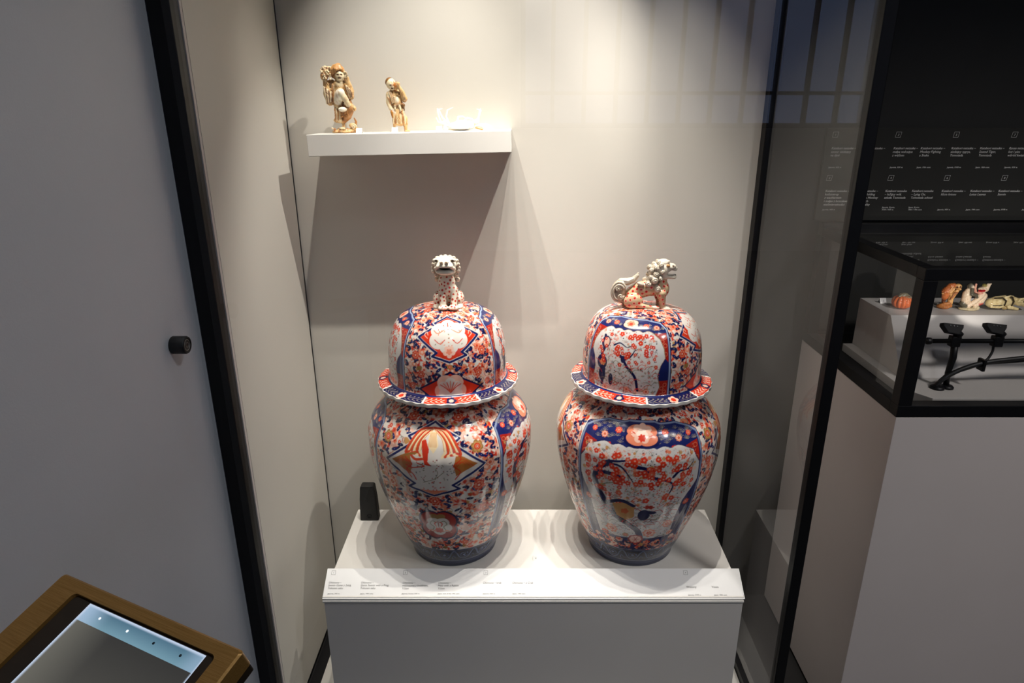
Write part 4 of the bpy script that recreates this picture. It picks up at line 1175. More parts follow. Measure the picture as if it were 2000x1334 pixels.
def figure_immortal():
    k = 0.1172; x0 = -0.3564
    root = tag(empty('ivory_figurine', (x0, 1.422, shelf_top(x0))), 'tallest ivory figurine on the shelf, wild-haired dancing figure with raised knee and a toad', 'figurine', 'ivory carvings on the shelf')
    def P(cx, cy, d=0): return ((cx - 460) * k, -d, (1245 - cy) * k)
    b = Sculpt(1.3)
    # body: torso, standing leg, raised leg, arms
    b.cap([P(390, 760, 0), P(410, 620, 1), P(430, 470, 2)], [11, 12.5, 11.5], IV2).ell(P(440, 460, 9), (7.5, 5, 8), IV)
    b.cap([P(445, 440, 3), P(455, 370, 4)], [5, 5], IV)
    b.cap([P(380, 780, 0), P(370, 920, 0), P(385, 1010, 0)], [9, 7.5, 9], IV).cap([P(430, 1010, 1), P(448, 1120, 1), P(440, 1160, 3)], [5, 3, 3.2], IV2).ell(P(430, 1170, 6), (6, 8, 2.6), IV)
    b.cap([P(400, 720, 6), P(450, 610, 15), P(470, 590, 16)], [9, 8.5, 8], IVW).cap([P(470, 600, 16), P(540, 700, 14), P(565, 780, 10)], [7.5, 5.5, 5], IV).ell(P(475, 858, 14), (8.5, 7, 4.6), IVW)
    # robe: left sleeve hangs from a raised arm, right sleeve, skirts
    b.cap([P(300, 430, 0), P(215, 470, 4), P(205, 390, 7)], [6, 6, 4.5], IV2).cap([P(235, 460, 1), P(240, 600, 1), P(250, 730, 1)], [8, 11, 8], IV2).cap([P(330, 470, 3), P(320, 620, 4), P(300, 760, 3)], [5, 6, 3.5], IV2).cap([P(290, 450, 4), P(300, 620, 5), P(285, 740, 5)], [3, 2.5, 2], IV)
    b.cap([P(500, 440, 0), P(590, 480, 3), P(565, 350, 7)], [6, 6, 4], IV2).cap([P(560, 470, 1), P(590, 570, 1), P(605, 655, 1)], [8, 9, 6], IV2)
    b.cap([P(560, 760, 2), P(570, 860, 2), P(520, 960, 2), P(470, 1030, 2)], [7, 9, 9, 6], IV3).cap([P(590, 800, 3), P(650, 850, 3)], [6, 4.5], IV2)
    b.ell(P(350, 1035, 0), (8.5, 8, 5), IV2)
    b.cap([P(430, 720, 7), P(520, 690, 11)], [4, 3], IV2)
    for i in range(6): fold(b, P(185 + 26 * i, 500 + 22 * i, 11), P(205 + 18 * i, 770 - 8 * i, 10), [1.8, 1.5], IV4 if i % 2 else IV)
    for i in range(5): fold(b, P(540 + 20 * i, 470 + 18 * i, 10.5), P(590 + 12 * i, 690 - 8 * i, 8.5), [1.8, 1.4], IV if i % 2 else IV4)
    for i in range(5): fold(b, P(330 + 24 * i, 830 + 10 * i, 8.5), P(330 + 24 * i, 1030 - 4 * i, 8.5), [1.4, 1.8], IV if i % 2 else IV3)
    for i in range(6): fold(b, P(460 + 22 * i, 770 + 10 * i, 10), P(450 + 20 * i, 980 - 30 * i, 10), [1.3, 1.6], IV4 if i % 2 else IV3)
    for i in range(4): fold(b, P(335 + 18 * i, 470 + 10 * i, 10), P(330 + 28 * i, 720 - 20 * i, 12), [1.5, 1.2], IV if i % 2 else IV3)
    # head
    b.ell(P(466, 325, 9), (9.4, 9.4, 10.6), IV).ell(P(440, 345, 14), (3.4, 3, 3), IV).ell(P(500, 345, 14), (3.2, 3, 3), IV).ell(P(485, 330, 16.5), (2, 2.2, 3), IV).ell(P(470, 385, 13), (5, 4, 3), IV)
    b.ell(P(475, 364, 18.2), (2.8, 1.6, 0.9), IV4, cut=True)
    for x in (450, 505): b.ell(P(x, 312, 17.4), (1.7, 1.2, 0.55), IV4, cut=True)
    b.cap([P(436, 298, 16.6), P(466, 294, 17.8)], [0.9, 0.8], IV, k=0.5); b.cap([P(492, 294, 17.8), P(520, 298, 16.4)], [0.8, 0.9], IV, k=0.5); b.ell(P(414, 330, 8), (1.6, 2, 3), IV); b.ell(P(510, 330, 8), (1.6, 2, 3), IV)
    # hands
    for cx, cy in ((205, 380), (560, 330)):
        b.ell(P(cx, cy, 9), (4, 3, 4.5), IV)
        for i in range(4): b.cap([P(cx - 22 + 15 * i, cy - 25, 10), P(cx - 20 + 15 * i, cy - 55, 11.5), P(cx - 15 + 13 * i, cy - 62, 13.5)], [1.2, 1.1, 0.9], IV, k=0.3)
        b.cap([P(cx + 30, cy, 11), P(cx + 42, cy - 25, 12.5)], [1.3, 1.0], IV, k=0.3)
    b.build('figure', M_ivory, root, 0.7, stain(1), folds=drape(1, 1.15, 1.0))
    h = Sculpt(0.7)
    h.ell(P(430, 235, 0), (12, 10, 10), (206, 152, 90), (0, 8, 0)).ell(P(350, 290, -2), (8, 8, 9), IV3).ell(P(465, 215, 7), (7.5, 6, 5.5), (206, 152, 90)).ell(P(385, 330, 0), (6, 8, 7), IV2).ell(P(520, 290, 4), (3.5, 6, 7), IV2)
    HA = ((232, 186, 122), (206, 150, 88), (176, 116, 62))
    for i in range(15):     # wavy locks combed from the crown down both sides
        t = i / 14.0; ex = 315 + 225 * t; ey = 345 - 85 * math.sin(math.pi * (0.12 + 0.88 * t) * 0.62) - (40 if 0.45 < t < 0.9 else 0)
        h.cap([P(445 + 30 * (t - 0.5), 142, 4), P(440 + (ex - 440) * 0.5, 165 + 20 * abs(t - 0.5), 11.5), P(440 + (ex - 440) * 0.82 + 6 * math.sin(i * 2.1), 225 + 10 * math.sin(i), 17.5 - 9 * abs(t - 0.55)), P(ex, ey, 17 - 11 * abs(t - 0.55))], [2.0, 2.6, 2.5, 1.2], HA[i % 3], k=0.25)
    h.build('hair', M_ivory, root, 0.6, stain(2, 0.15))
    t = Sculpt(0.9)
    t.ell(P(255, 260, 5), (12, 9, 10), IV2).ell(P(195, 330, 6), (7.5, 7, 9.5), IV2).ell(P(225, 200, 8), (4, 4, 4), IV).ell(P(290, 215, 6), (6, 6, 5), IV).cap([P(180, 340, 8), P(230, 420, 9)], [3, 2], IV)
    g = random.Random(4)
    for i in range(70): t.ell(P(g.uniform(160, 330), g.uniform(185, 390), g.uniform(10, 14)), g.uniform(1.0, 2.1), IV if i % 3 else IV3, k=0.25)
    t.build('toad', M_ivory, root, 0.7, stain(3, 0.3))
    r = Sculpt(1.0)
    for cx, cy, d, rx, rz in ((320, 1222, 2, 9, 3.4), (430, 1215, 4, 11, 4), (560, 1210, 3, 11, 5), (620, 1185, 1, 8, 7), (500, 1225, 9, 10, 3), (600, 1120, 2, 7, 5), (380, 1200, -5, 9, 5)):
        r.ell(P(cx, cy, d), (rx, 9, rz), IV2)
    r.cap([P(650, 1120, 2), P(665, 1060, 2), P(640, 1000, 3)], [3, 2.2, 1.2], IV3).curl(P(632, 1135, 9), 5, 1.5, IV, 'y', 1.4)
    for i in range(34): r.ell(P(g.uniform(260, 670), g.uniform(1165, 1235), g.uniform(6, 12)), g.uniform(1.0, 2.4), IV if i % 2 else IV3, k=0.4)
    r.build('rock_base', M_ivory, root, 0.75, stain(4, 0.45))
figure_immortal()

def figure_man():
    k = 0.0938; x0 = -0.2465
    root = tag(empty('ivory_figurine', (x0, 1.424, shelf_top(x0))), 'middle figurine on the shelf, standing bald man in tan robe, hand raised to his face', 'figurine', 'ivory carvings on the shelf')
    def P(cx, cy, d=0): return ((cx - 430) * k, -d, (1205 - cy) * k)
    b = Sculpt(1.1)
    b.cap([P(420, 700, 0), P(410, 560, 0), P(380, 430, 0)], [10.5, 11, 10], IV2).ell(P(300, 430, 0), (7, 7, 7), IV).ell(P(440, 440, 5), (6, 6, 6), IV2).ell(P(425, 560, 7.5), (4.5, 4, 7), IVW)
    b.cap([P(340, 370, 2), P(320, 300, 3)], [4.5, 5], IV2)
    b.ell(P(312, 235, 4), (9.2, 9.5, 10.4), IV, (0, 14, 0)).ell(P(345, 320, 8), (5, 5, 4), IV).ell(P(350, 285, 13), (1.6, 2.4, 2), IV).ell(P(242, 275, 3), (1.6, 2.6, 3), IV2)
    for x in (322, 366): b.ell(P(x, 268, 14.3), (1.6, 1.0, 0.5), IV4, cut=True)
    b.ell(P(352, 335, 13.6), (2, 1.0, 0.5), IV4, cut=True)
    b.cap([P(300, 252, 12.8), P(338, 248, 14)], [0.9, 0.8], IV, k=0.5)
    # hanging arm with hand, raised arm with hand
    b.cap([P(255, 450, 1), P(245, 600, 2), P(290, 730, 5)], [6.5, 6, 5], IV).cap([P(300, 740, 6), P(345, 790, 9)], [3, 2.6], IVW)
    for i in range(4): b.cap([P(335 + 8 * i, 785 - 4 * i, 10), P(355 + 9 * i, 815 - 3 * i, 11), P(362 + 9 * i, 840 - 4 * i, 10.5)], [1.1, 1.0, 0.8], IVW, k=0.25)
    b.cap([P(500, 440, 0), P(575, 530, 3), P(545, 400, 9), P(490, 290, 12)], [6.5, 6, 4.5, 3], IV2).ell(P(480, 255, 13), (3.6, 3, 5), IV2)
    for i in range(4): b.cap([P(470, 225 + 16 * i, 14), P(440, 222 + 16 * i, 16), P(425, 232 + 15 * i, 14)], [1.4, 1.3, 1.1], IV2, k=0.25)
    b.cap([P(580, 560, 2), P(600, 500, 3)], [4, 2.5], IV3)
    # skirt, legs, feet
    b.cap([P(420, 700, 0), P(430, 860, 0), P(450, 960, 0)], [11, 12.5, 12], IV2).ell(P(365, 960, 0), (7, 8, 10.5), IV2).ell(P(540, 950, 0), (7.5, 9, 9), IV2).cap([P(340, 1030, 0), P(450, 1040, 0), P(590, 1040, 0)], [3.5, 3.5, 3], IV2)
    b.cap([P(330, 1040, 0), P(322, 1190, 0)], [3, 2.2], IV2).ell(P(318, 1195, 3), (3, 5, 2), IV2)
    b.cap([P(560, 1040, 0), P(572, 1170, 0)], [4, 3], IV2).ell(P(605, 1190, 3), (6.5, 5, 2.4), IV2)
    for i in range(7): fold(b, P(340 + 34 * i, 740 + 6 * (i % 3), 9.5), P(330 + 42 * i, 1030, 10), [1.2, 1.6], IV3 if i % 2 else IV)
    for i in range(5): fold(b, P(265 + 26 * i, 390 + 8 * i, 8.5), P(330 + 14 * i, 630 - 8 * i, 10), [1.2, 1.0], IV3 if i % 2 else IV)
    for i in range(4): fold(b, P(545 + 12 * i, 420 + 14 * i, 9), P(555 + 14 * i, 560, 7), [1.2, 1.1], IV4 if i % 2 else IV)
    for i in range(4): fold(b, P(222 + 12 * i, 500 + 30 * i, 7), P(268 + 8 * i, 540 + 40 * i, 8), [0.9, 0.8], IV3)
    b.build('figure', M_ivory, root, 0.62, stain(7, 0.3), folds=drape(8, 1.5, 0.8))
    h = Sculpt(0.8); h.ell(P(272, 195, 0.5), (7.6, 9.6, 9.0), (134, 92, 44), (0, 30, 0)); h.build('hair', M_ivory, root, 0.65)
    c = Sculpt(0.6); c.ell(P(425, 262, 13.5), (4.2, 4, 4.4), (206, 128, 58)).ell(P(425, 320, 10), (4.6, 4, 4), IV2).cap([P(405, 225, 15), P(395, 195, 15)], [1.2, 0.8], (206, 128, 58)).cap([P(440, 225, 15), P(445, 195, 15)], [1.2, 0.8], (206, 128, 58))
    c.build('rabbit', M_ivory, root, 0.6)
    s = Sculpt(0.7); s.cap([P(320, 660, 7), P(400, 675, 11.5), P(500, 650, 10), P(545, 630, 4)], [2.2, 2.4, 2.4, 2], (120, 84, 44)).ell(P(555, 660, 6), (3.4, 3, 4), (120, 84, 44)).cap([P(480, 670, 11), P(500, 760, 11)], [2.2, 1.8], IV).cap([P(550, 680, 6), P(560, 760, 6)], [2.6, 1.8], (104, 74, 44)).cap([P(390, 680, 12), P(380, 740, 12)], [2, 1.5], IV).ell(P(490, 800, 11), (2.2, 2, 2), IV4).cap([P(310, 800, 9), P(330, 900, 9)], [3.4, 3], (176, 120, 56))
    s.build('sash', M_ivory, root, 0.65)
figure_man()

def ivory_crab():
    k = 0.0886; x0 = -0.1197
    root = tag(empty('ivory_crab', (x0, 1.424, shelf_top(x0))), 'white ivory crab lying on its back with legs in the air', 'figurine', 'ivory carvings on the shelf')
    W = (250, 244, 232)
    def P(cx, cy, d=0): return ((cx - 720) * k, -d, (675 - cy) * k)
    b = Sculpt(1.2)
    b.ell(P(700, 580, 0), (30, 22, 8.2), W).ell(P(860, 540, 3), (16, 15, 8), W).ell(P(560, 600, 4), (16, 14, 6), (240, 220, 190)).ell(P(700, 520, 2), (14, 12, 6), W)
    for i in range(5): b.cap([P(560 + 70 * i, 520 - 8 * (i % 2), 14), P(580 + 66 * i, 600, 20)], [2.2, 1.6], W, k=0.4)
    b.ell(P(925, 632, 16), (2.2, 2, 1.2), (60, 44, 30), cut=True)
    b.build('shell', M_ivory, root, 0.85)
    legs = [((430, 520, 10), (300, 400, 12), (215, 220, 10), (300, 205, 8)), ((420, 520, -6), (360, 380, -8), (395, 235, -8), (520, 180, -8)), ((400, 560, 14), (250, 470, 16), (200, 260, 14), (190, 200, 12)),
            ((1000, 500, 8), (1110, 480, 10), (1140, 230, 8), (1080, 212, 8)), ((980, 480, -8), (1080, 440, -10), (1160, 250, -10), (1150, 200, -10)), ((620, 470, -6), (640, 380, -8), (740, 370, -6), (830, 420, -4)),
            ((450, 570, 4), (330, 520, 18), (200, 480, 16), (160, 390, 14)), ((780, 470, 6), (860, 400, 8), (960, 420, 10), (1060, 520, 12))]
    for L in legs:
        s = Sculpt(0.6); s.cap([P(*p) for p in L], [2.4, 2.1, 1.5, 0.8], W)
        s.build('leg', M_ivory, root, 0.75)
    for pts, rr in ((((980, 590, 6), (1150, 560, 8), (1280, 600, 8), (1470, 645, 8)), [3.4, 4, 5, 1]), (((400, 620, 12), (350, 600, 14), (330, 540, 12), (400, 520, 8)), [3, 4.4, 4, 1])):
        s = Sculpt(0.8); s.cap([P(*p) for p in pts], rr, W); s.cap([P(*pts[1]), P(pts[2][0], pts[2][1] - 55, pts[2][2]), P(pts[3][0] - 60, pts[3][1] - 70, pts[3][2])], [3, 3, 0.8], W)
        s.build('claw', M_ivory, root, 0.75)
    s = Sculpt(0.5); s.cap([P(1050, 608, 14), P(1200, 652, 14)], [1.5, 1.5], (200, 130, 70)); s.build('feeler', M_ivory, root, 0.6)
ivory_crab()

# ------------------------------------------------------------------ little number cards
def tent_card(loc, rz, n, label, w=0.0115, h=0.0120, group='number cards', ink=None, lean=0.55):
    root = tag(empty('number_card', loc, rz), label, 'number card', group)
    M = Matrix.Rotation(-lean, 4, 'X')
    mb = MB(); mb.box(-w / 2, w / 2, 0.0, 0.0008, 0.0, h, mat=Matrix.Translation((0, -h * math.sin(lean), 0)) @ M)
    mb.box(-w / 2, w / 2, -0.0008, 0.0, 0.0, h, mat=Matrix.Translation((0, h * math.sin(lean) + 0.0008, 0)) @ Matrix.Rotation(lean, 4, 'X'))
    mb.build('card', M_card, root, world_coords=False)
    Mr = parent_matrix(root) @ Matrix.Translation((0, -h * math.sin(lean), 0)) @ M
    put_text('number_text', n, Mr @ Vector((-0.0012, -0.0002, h * 0.32)), (Mr.to_3x3() @ Vector((1, 0, 0))), (Mr.to_3x3() @ Vector((0, 0, 1))), 0.0055, ink or M_ink, root, 0.1, 1.0, 0.00006)
    return root
tent_card((-0.3165, 1.373, shelf_top(-0.3165)), 0, '1', 'small white card numbered 1 beside the wild-haired ivory figurine', ink=M_inkb)
tent_card((-0.2465, 1.373, shelf_top(-0.2465)), 0, '2', 'small white card numbered 2 before the bald ivory figurine', ink=M_inkb)
tent_card((-0.1595, 1.373, shelf_top(-0.1595)), 0, '3', 'small white card numbered 3 before the ivory crab', ink=M_inkb)
tent_card((0.0325, 1.218, PZ), 0, '4', 'small white card numbered 4 on the pedestal between the jars', ink=M_ink)

# ------------------------------------------------------------------ black climate logger beside the left jar
lg = tag(empty('climate_logger', (-0.3610, 1.372, PZ)), 'small upright black plastic climate logger at back corner of pedestal', 'sensor')
mb = MB()
mb.prism([(-0.022, 0.0), (0.022, 0.0), (0.0195, 0.058), (0.0165, 0.090), (0.013, 0.0935), (-0.013, 0.0935), (-0.0165, 0.090), (-0.0195, 0.058)], 'y', -0.011, 0.011, 0.003)
mb.build('housing', M_rubber, lg, world_coords=False)
MB().lathe([(0.0062, 0), (0.0062, 0.0006), (0.0052, 0.0008), (0.0045, 0.0002), (0, 0.0002)], (0.001, -0.0112, 0.012), 24, Vector((0, -1, 0))).build('button_ring', M_black, lg, world_coords=False)
MB().lathe([(0.0016, 0), (0.0016, 0.0005), (0, 0.0007)], (0.0, -0.0112, 0.055), 12, Vector((0, -1, 0))).build('indicator', M_black, lg, world_coords=False)

# ------------------------------------------------------------------ bumper on the grey wall
kb = tag(empty('wall_bumper', (-0.530, 0.957, 0.9255)), 'round black rubber bumper with metal ring on the grey wall', 'bumper')
D = Vector((1, 0, 0))
MB().lathe([(0, 0), (0.0128, 0), (0.0136, 0.0012), (0.0136, 0.021), (0.0128, 0.0228), (0.0102, 0.0232), (0.0098, 0.0218), (0, 0.0216)], (0, 0, 0), 40, D).build('rubber_body', M_rubber, kb, world_coords=False)
MB().lathe([(0.0088, 0.0216), (0.0086, 0.0226), (0.0078, 0.0226), (0.0076, 0.0217)], (0, 0, 0), 40, D).build('ring', M_steel, kb, world_coords=False)
MB().lathe([(0.0056, 0.0216), (0.0052, 0.0224), (0.003, 0.0224), (0.0026, 0.0216)], (0, 0, 0), 32, D).build('screw', mat_plain('dull_steel', (96, 96, 96), 0.4, 0.9, noise=0.05), kb, world_coords=False)

# ------------------------------------------------------------------ touch-screen kiosk at lower left
def mat_screen():
    m = bpy.data.materials.new('lit_screen'); m.use_nodes = True
    nt = m.node_tree; N = nt.nodes; L = nt.links; P = N['Principled BSDF']
    tc = N.new('ShaderNodeTexCoord'); sx = N.new('ShaderNodeSeparateXYZ'); L.new(tc.outputs['Object'], sx.inputs[0])
    def mr(inp, a, b, c=0.0, d=1.0, smooth=False):
        q = N.new('ShaderNodeMapRange'); q.inputs['From Min'].default_value = a; q.inputs['From Max'].default_value = b; q.inputs['To Min'].default_value = c; q.inputs['To Max'].default_value = d
        if smooth: q.interpolation_type = 'SMOOTHSTEP'
        L.new(inp, q.inputs['Value']); return q.outputs[0]
    def mix(f, a, b):
        q = N.new('ShaderNodeMix'); q.data_type = 'RGBA'
        L.new(f, q.inputs['Factor'])
        for s, v in ((q.inputs['A'], a), (q.inputs['B'], b)):
            if isinstance(v, tuple): s.default_value = (*v, 1)
            else: L.new(v, s)
        return q.outputs['Result']
    x, y = sx.outputs['X'], sx.outputs['Y']
    # picture: pale blue heading band, dark grey page below, bright edges of the backlight
    band = mr(y, -0.0345, -0.0343)
    page = mix(mr(y, -0.13, -0.034), lin((86, 84, 78)), lin((52, 51, 49)))
    page = mix(mr(x, 0.062, 0.12), lin((108, 106, 98)), page)
    head = mix(mr(y, -0.034, -0.020), lin((120, 160, 178)), lin((84, 122, 144)))
    head = mix(mr(x, 0.062, 0.105, 1.0, 0.0, True), head, lin((168, 196, 224)))
    head = mix(mr(x, 0.205, 0.232, 0.0, 0.8, True), head, lin((150, 180, 206)))
    c = mix(band, page, head)
    e1 = mr(y, -0.0195, -0.0165, 0, 1, True); e2 = mr(x, 0.0625, 0.0675, 1, 0, True); e3 = mr(x, 0.2305, 0.2335, 0, 1, True)
    for e in (e1, e2, e3): c = mix(e, c, lin((206, 222, 246)))
    P.inputs['Base Color'].default_value = (0.02, 0.02, 0.02, 1)
    P.inputs['Roughness'].default_value = 0.25
    L.new(c, P.inputs['Emission Color']); P.inputs['Emission Strength'].default_value = 0.85
    return m
kO = Vector((-0.4558, 0.5518, 0.830)); kx = Vector((0.9079, -0.4192, 0)).normalized(); ky = -Vector((-0.39907, -0.86437, -0.30595)).normalized(); kz = kx.cross(ky)
kM = Matrix(((kx.x, ky.x, kz.x, kO.x), (kx.y, ky.y, kz.y, kO.y), (kx.z, ky.z, kz.z, kO.z), (0, 0, 0, 1)))
ki = tag(empty('touchscreen_kiosk'), 'bronze-framed touchscreen with pale blue band at lower left', 'touchscreen')
ki.location = kM.translation; ki.rotation_euler = kM.to_euler(); ki.scale = (0.898, 0.898, 0.898)
KW, KH = 0.268, 0.190
def rrect(x0, x1, y0, y1, r, n=5):
    pts = []
    for cx, cy, a0 in ((x1 - r, y1 - r, 0), (x0 + r, y1 - r, 90), (x0 + r, y0 + r, 180), (x1 - r, y0 + r, 270)):
        for i in range(n + 1):
            a = R(a0 + 90 * i / n); pts.append((cx + r * math.cos(a), cy + r * math.sin(a)))
    return pts
def frame_solid(outer, inner, z_lo, z_out, z_in, bev_in):
    """picture-frame solid between two outlines with the same number of points"""
    bm = bmesh.new(); n = len(outer)
    def rg(pts, z): return [bm.verts.new((p[0], p[1], z)) for p in pts]
    cxy = (sum(p[0] for p in outer) / n, sum(p[1] for p in outer) / n)
    shrink = [(p[0] + (0.002 if p[0] < cxy[0] else -0.002), p[1] + (0.002 if p[1] < cxy[1] else -0.002)) for p in outer]
    A, B, B2, C, D2 = rg(outer, z_lo), rg(outer, z_out - 0.002), rg(shrink, z_out), rg(inner, z_in), rg(inner, z_lo)
    for U, V in ((A, B), (B, B2), (B2, C), (C, D2), (D2, A)):
        for i in range(n): bm.faces.new((U[i], U[(i + 1) % n], V[(i + 1) % n], V[i]))
    bmesh.ops.recalc_face_normals(bm, faces=list(bm.faces))
    me = bpy.data.meshes.new('frame'); bm.to_mesh(me); bm.free(); return me
link('bronze_frame', frame_solid(rrect(0, KW, -KH, 0, 0.004), rrect(0.036, KW - 0.022, -KH + 0.02, -0.0135, 0.006), -0.022, 0.0, -0.0005, 0), M_brass, ki)
MB().box(0.001, KW - 0.001, -KH + 0.001, -0.001, -0.034, -0.0222, 0.002).build('housing', M_bezel, ki, world_coords=False)
link('inner_bezel', frame_solid(rrect(0.0362, KW - 0.0222, -KH + 0.0202, -0.0137, 0.006), rrect(0.0625, 0.2335, -KH + 0.034, -0.0160, 0.0005), -0.0218, -0.0030, -0.0036, 0), M_bezel, ki)
MB().box(0.0622, 0.2338, -KH + 0.0337, -0.0157, -0.0215, -0.0040).build('screen', mat_screen(), ki, world_coords=False)
for i, (x, lit) in enumerate(((0.0895, 1), (0.1315, 1), (0.1700, 0), (0.2075, 0))):
    mm = mat_plain('screen_dot_%d' % i, (236, 244, 255) if lit else (28, 44, 56), 0.4, noise=0.01)
    if lit:
        pp = mm.node_tree.nodes['Principled BSDF']; pp.inputs['Emission Color'].default_value = (0.9, 0.96, 1, 1); pp.inputs['Emission Strength'].default_value = 1.0
    MB().lathe([(0.0014, 0), (0.0014, 0.0003), (0, 0.0003)], (x, -0.0250, -0.0040), 16).build('screen_dot', mm, ki, world_coords=False)
pw = parent_matrix(ki) @ Vector((KW / 2, -KH / 2, -0.034))
MB().tube([(pw.x, pw.y, 0.014), (pw.x, pw.y, 0.35), (pw.x, pw.y, pw.z + 0.01)], 0.022, 20).build('stand_post', M_brass, ki)
MB().lathe([(0, 0), (0.12, 0), (0.12, 0.008), (0.112, 0.013), (0.026, 0.0145), (0, 0.0145)], (pw.x, pw.y, 0.0), 40).build('stand_base', M_brass, ki)

# ------------------------------------------------------------------ neighbouring netsuke case
NX0, NX1, NY0, NY1, NZ, NT = 0.662, 1.50, 1.067, 1.485, 0.750, 1.010
nc = tag(empty('netsuke_case', (1.08, 1.27, 0.0)), 'black-framed glass table case on a pale plinth at the right', 'display case')
MB().box(NX0 + 0.001, NX1, NY0 + 0.0005, NY1, 0.012, NZ - 0.0005, 0.0008).build('plinth', M_plinth2, nc)
MB().box(NX0 + 0.012, NX1, NY0 + 0.012, NY1, 0.0, 0.0118).build('kick_board', M_black, nc)
fr = 0.024
MB().box(NX0, NX1, NY0, NY0 + fr, NZ, NZ + 0.022, 0.001).build('bottom_rail', M_black, nc)
MB().box(NX0, NX0 + fr, NY0 + fr, NY1, NZ, NZ + 0.022, 0.001).build('bottom_rail', M_black, nc)
MB().box(NX0 + fr, NX1, NY1 - fr, NY1, NZ, NZ + 0.022, 0.001).build('bottom_rail', M_black, nc)
MB().box(NX0, NX1, NY0, NY0 + fr, NT - 0.012, NT + 0.008, 0.001).build('top_rail', M_black, nc)
MB().box(NX0, NX0 + fr, NY0 + fr, NY1 - fr, NT - 0.012, NT + 0.008, 0.001).build('top_rail', M_black, nc)
MB().box(NX0, NX1, NY1 - fr, NY1, NT - 0.012, NT + 0.016, 0.001).build('top_rail', M_black, nc)
MB().box(NX0, NX0 + fr, NY0, NY0 + fr, NZ + 0.0222, NT - 0.0122, 0.001).build('corner_post', M_black, nc)
MB().box(NX0, NX0 + fr, NY1 - fr, NY1, NZ + 0.0222, NT - 0.0122, 0.001).build('corner_post', M_black, nc)
MB().box(NX0 + fr + 0.0005, NX1, NY0 + 0.009, NY0 + 0.014, NZ + 0.0222, NT - 0.0122).build('front_pane', M_glass, nc)
MB().box(NX0 + 0.009, NX0 + 0.014, NY0 + fr + 0.0005, NY1 - fr - 0.0005, NZ + 0.0222, NT - 0.0122).build('side_pane', M_glass, nc)
MB().box(NX0 + fr + 0.0005, NX1, NY0 + fr + 0.0005, NY1 - fr - 0.0005, NT - 0.001, NT + 0.005).build('top_pane', M_glass, nc)
MB().box(NX0 + fr + 0.001, NX1, NY1 - 0.006, NY1 - 0.001, NZ + 0.0225, NT - 0.0125).build('back_board', M_blackwall, nc)
MB().box(NX0 + fr + 0.001, NX1, NY0 + fr + 0.001, NY1 - fr - 0.001, NZ - 0.0004, NZ + 0.003).build('inner_floor', M_black, nc)
MB().prism([(0.717, 1.40), (0.717, 1.145), (0.745, 1.104), (NX1, 1.104), (NX1, 1.40)], 'z', NZ + 0.0032, 0.770, 0.0008).build('deck', M_riser, nc)
MB().box(NX0 + fr + 0.002, NX0 + fr + 0.010, NY0 + fr + 0.03, NY1 - fr - 0.01, NZ + 0.0032, NZ + 0.010).build('edge_strip', M_plinth2, nc)

rs = tag(empty('display_riser', (1.1, 1.30, 0.7701)), 'white block with sloping front inside the netsuke case, carrying the tiny carvings', 'display riser')
MB().prism([(1.198, 0.7702), (1.400, 0.7702), (1.400, 0.875), (1.273, 0.875)], 'x', 0.7375, NX1 - 0.002, 0.0008).build('riser_block', M_riser, rs)

# ------------------------------------------------------------------ charcoal caption board on the black wall
bd = tag(empty('caption_board', (0.95, 1.497, 1.13)), 'charcoal board with white netsuke captions on the black wall', 'sign')
MB().box(0.653, 1.48, 1.4905, 1.4995, 1.028, 1.2235, 0.0006).build('board', M_panel, bd)
TY = 1.4903
UPZ = (0, 0, 1)
def bcap(x, z, s, size=0.0068, shear=0.2, name='caption_text'):
    put_text(name, s, (x * TY / 1.485, TY, 1.27 + (z - 1.27) * TY / 1.485), RX, UPZ, size, M_inkw, bd, shear, 1.08)
KN = 'Katabori netsuke'
r1 = [(0.6646, KN + ' –\nszczur siedzący\nna dyni', 'Japonia, XIX w.'), (0.727, KN + ' –', 'Japan, 19th cent.'), (0.7971, KN + ' –\nmałpa walcząca\nz wężem', 'Japonia, XIX w.'),
      (0.8551, KN + ' –\nMonkey Fighting\na Snake', 'Japan, 19th cent.'), (0.9208, KN + ' –\nsiedzący tygrys,\nTomotada', 'Japonia, XVIII w.'), (0.9821, KN + ' –\nSeated Tiger,\nTomotada', 'Japan, 18th cent.'), (1.0445, 'Ryusa netsuke –\nkot i pies\nwśród kwiatów', 'Japonia, XIX w.')]
r2 = [(0.6651, KN + ' –\nkościotrup\nz wachlarzem\ni małpa z brzoskwinią\nnieśmiertelności', 'Japonia, XIX w.'), (0.7277, KN + ' –\nSkeleton Holding\na Fan and a Monkey\nwith a Peach\nof Immortality', 'Japan, 19th cent.'),
      (0.7959, KN + '\n– leżący wół,\nszkoła Tomotada', 'Japonia, Kyoto,\nXVIII / XIX w.'), (0.854, KN + '\n– Lying Ox,\nTomotada school', 'Japan, Kyoto,\n18th / 19th cent.'), (0.9189, KN + ' –\nliście lotosu', 'Japonia, XIX w.'),
      (0.9815, KN + ' –\nLotus Leaves', 'Japan, 19th cent.'), (1.0429, KN + ' –\nSennin', 'Japonia, XVIII w.')]
for x, s, d in r1:
    bcap(x, 1.1805, s); bcap(x - 0.0005, 1.1415, d, 0.0046, 0.15, 'date_text')
for x, s, d in r2:
    bcap(x, 1.0907, s); bcap(x - 0.0005, 1.0511 + (0.0048 if '\n' in d else 0), d, 0.0046, 0.15, 'date_text')
bcap(1.1045, 1.0511, 'Japan, 18th cent.', 0.0046, 0.15, 'date_text')
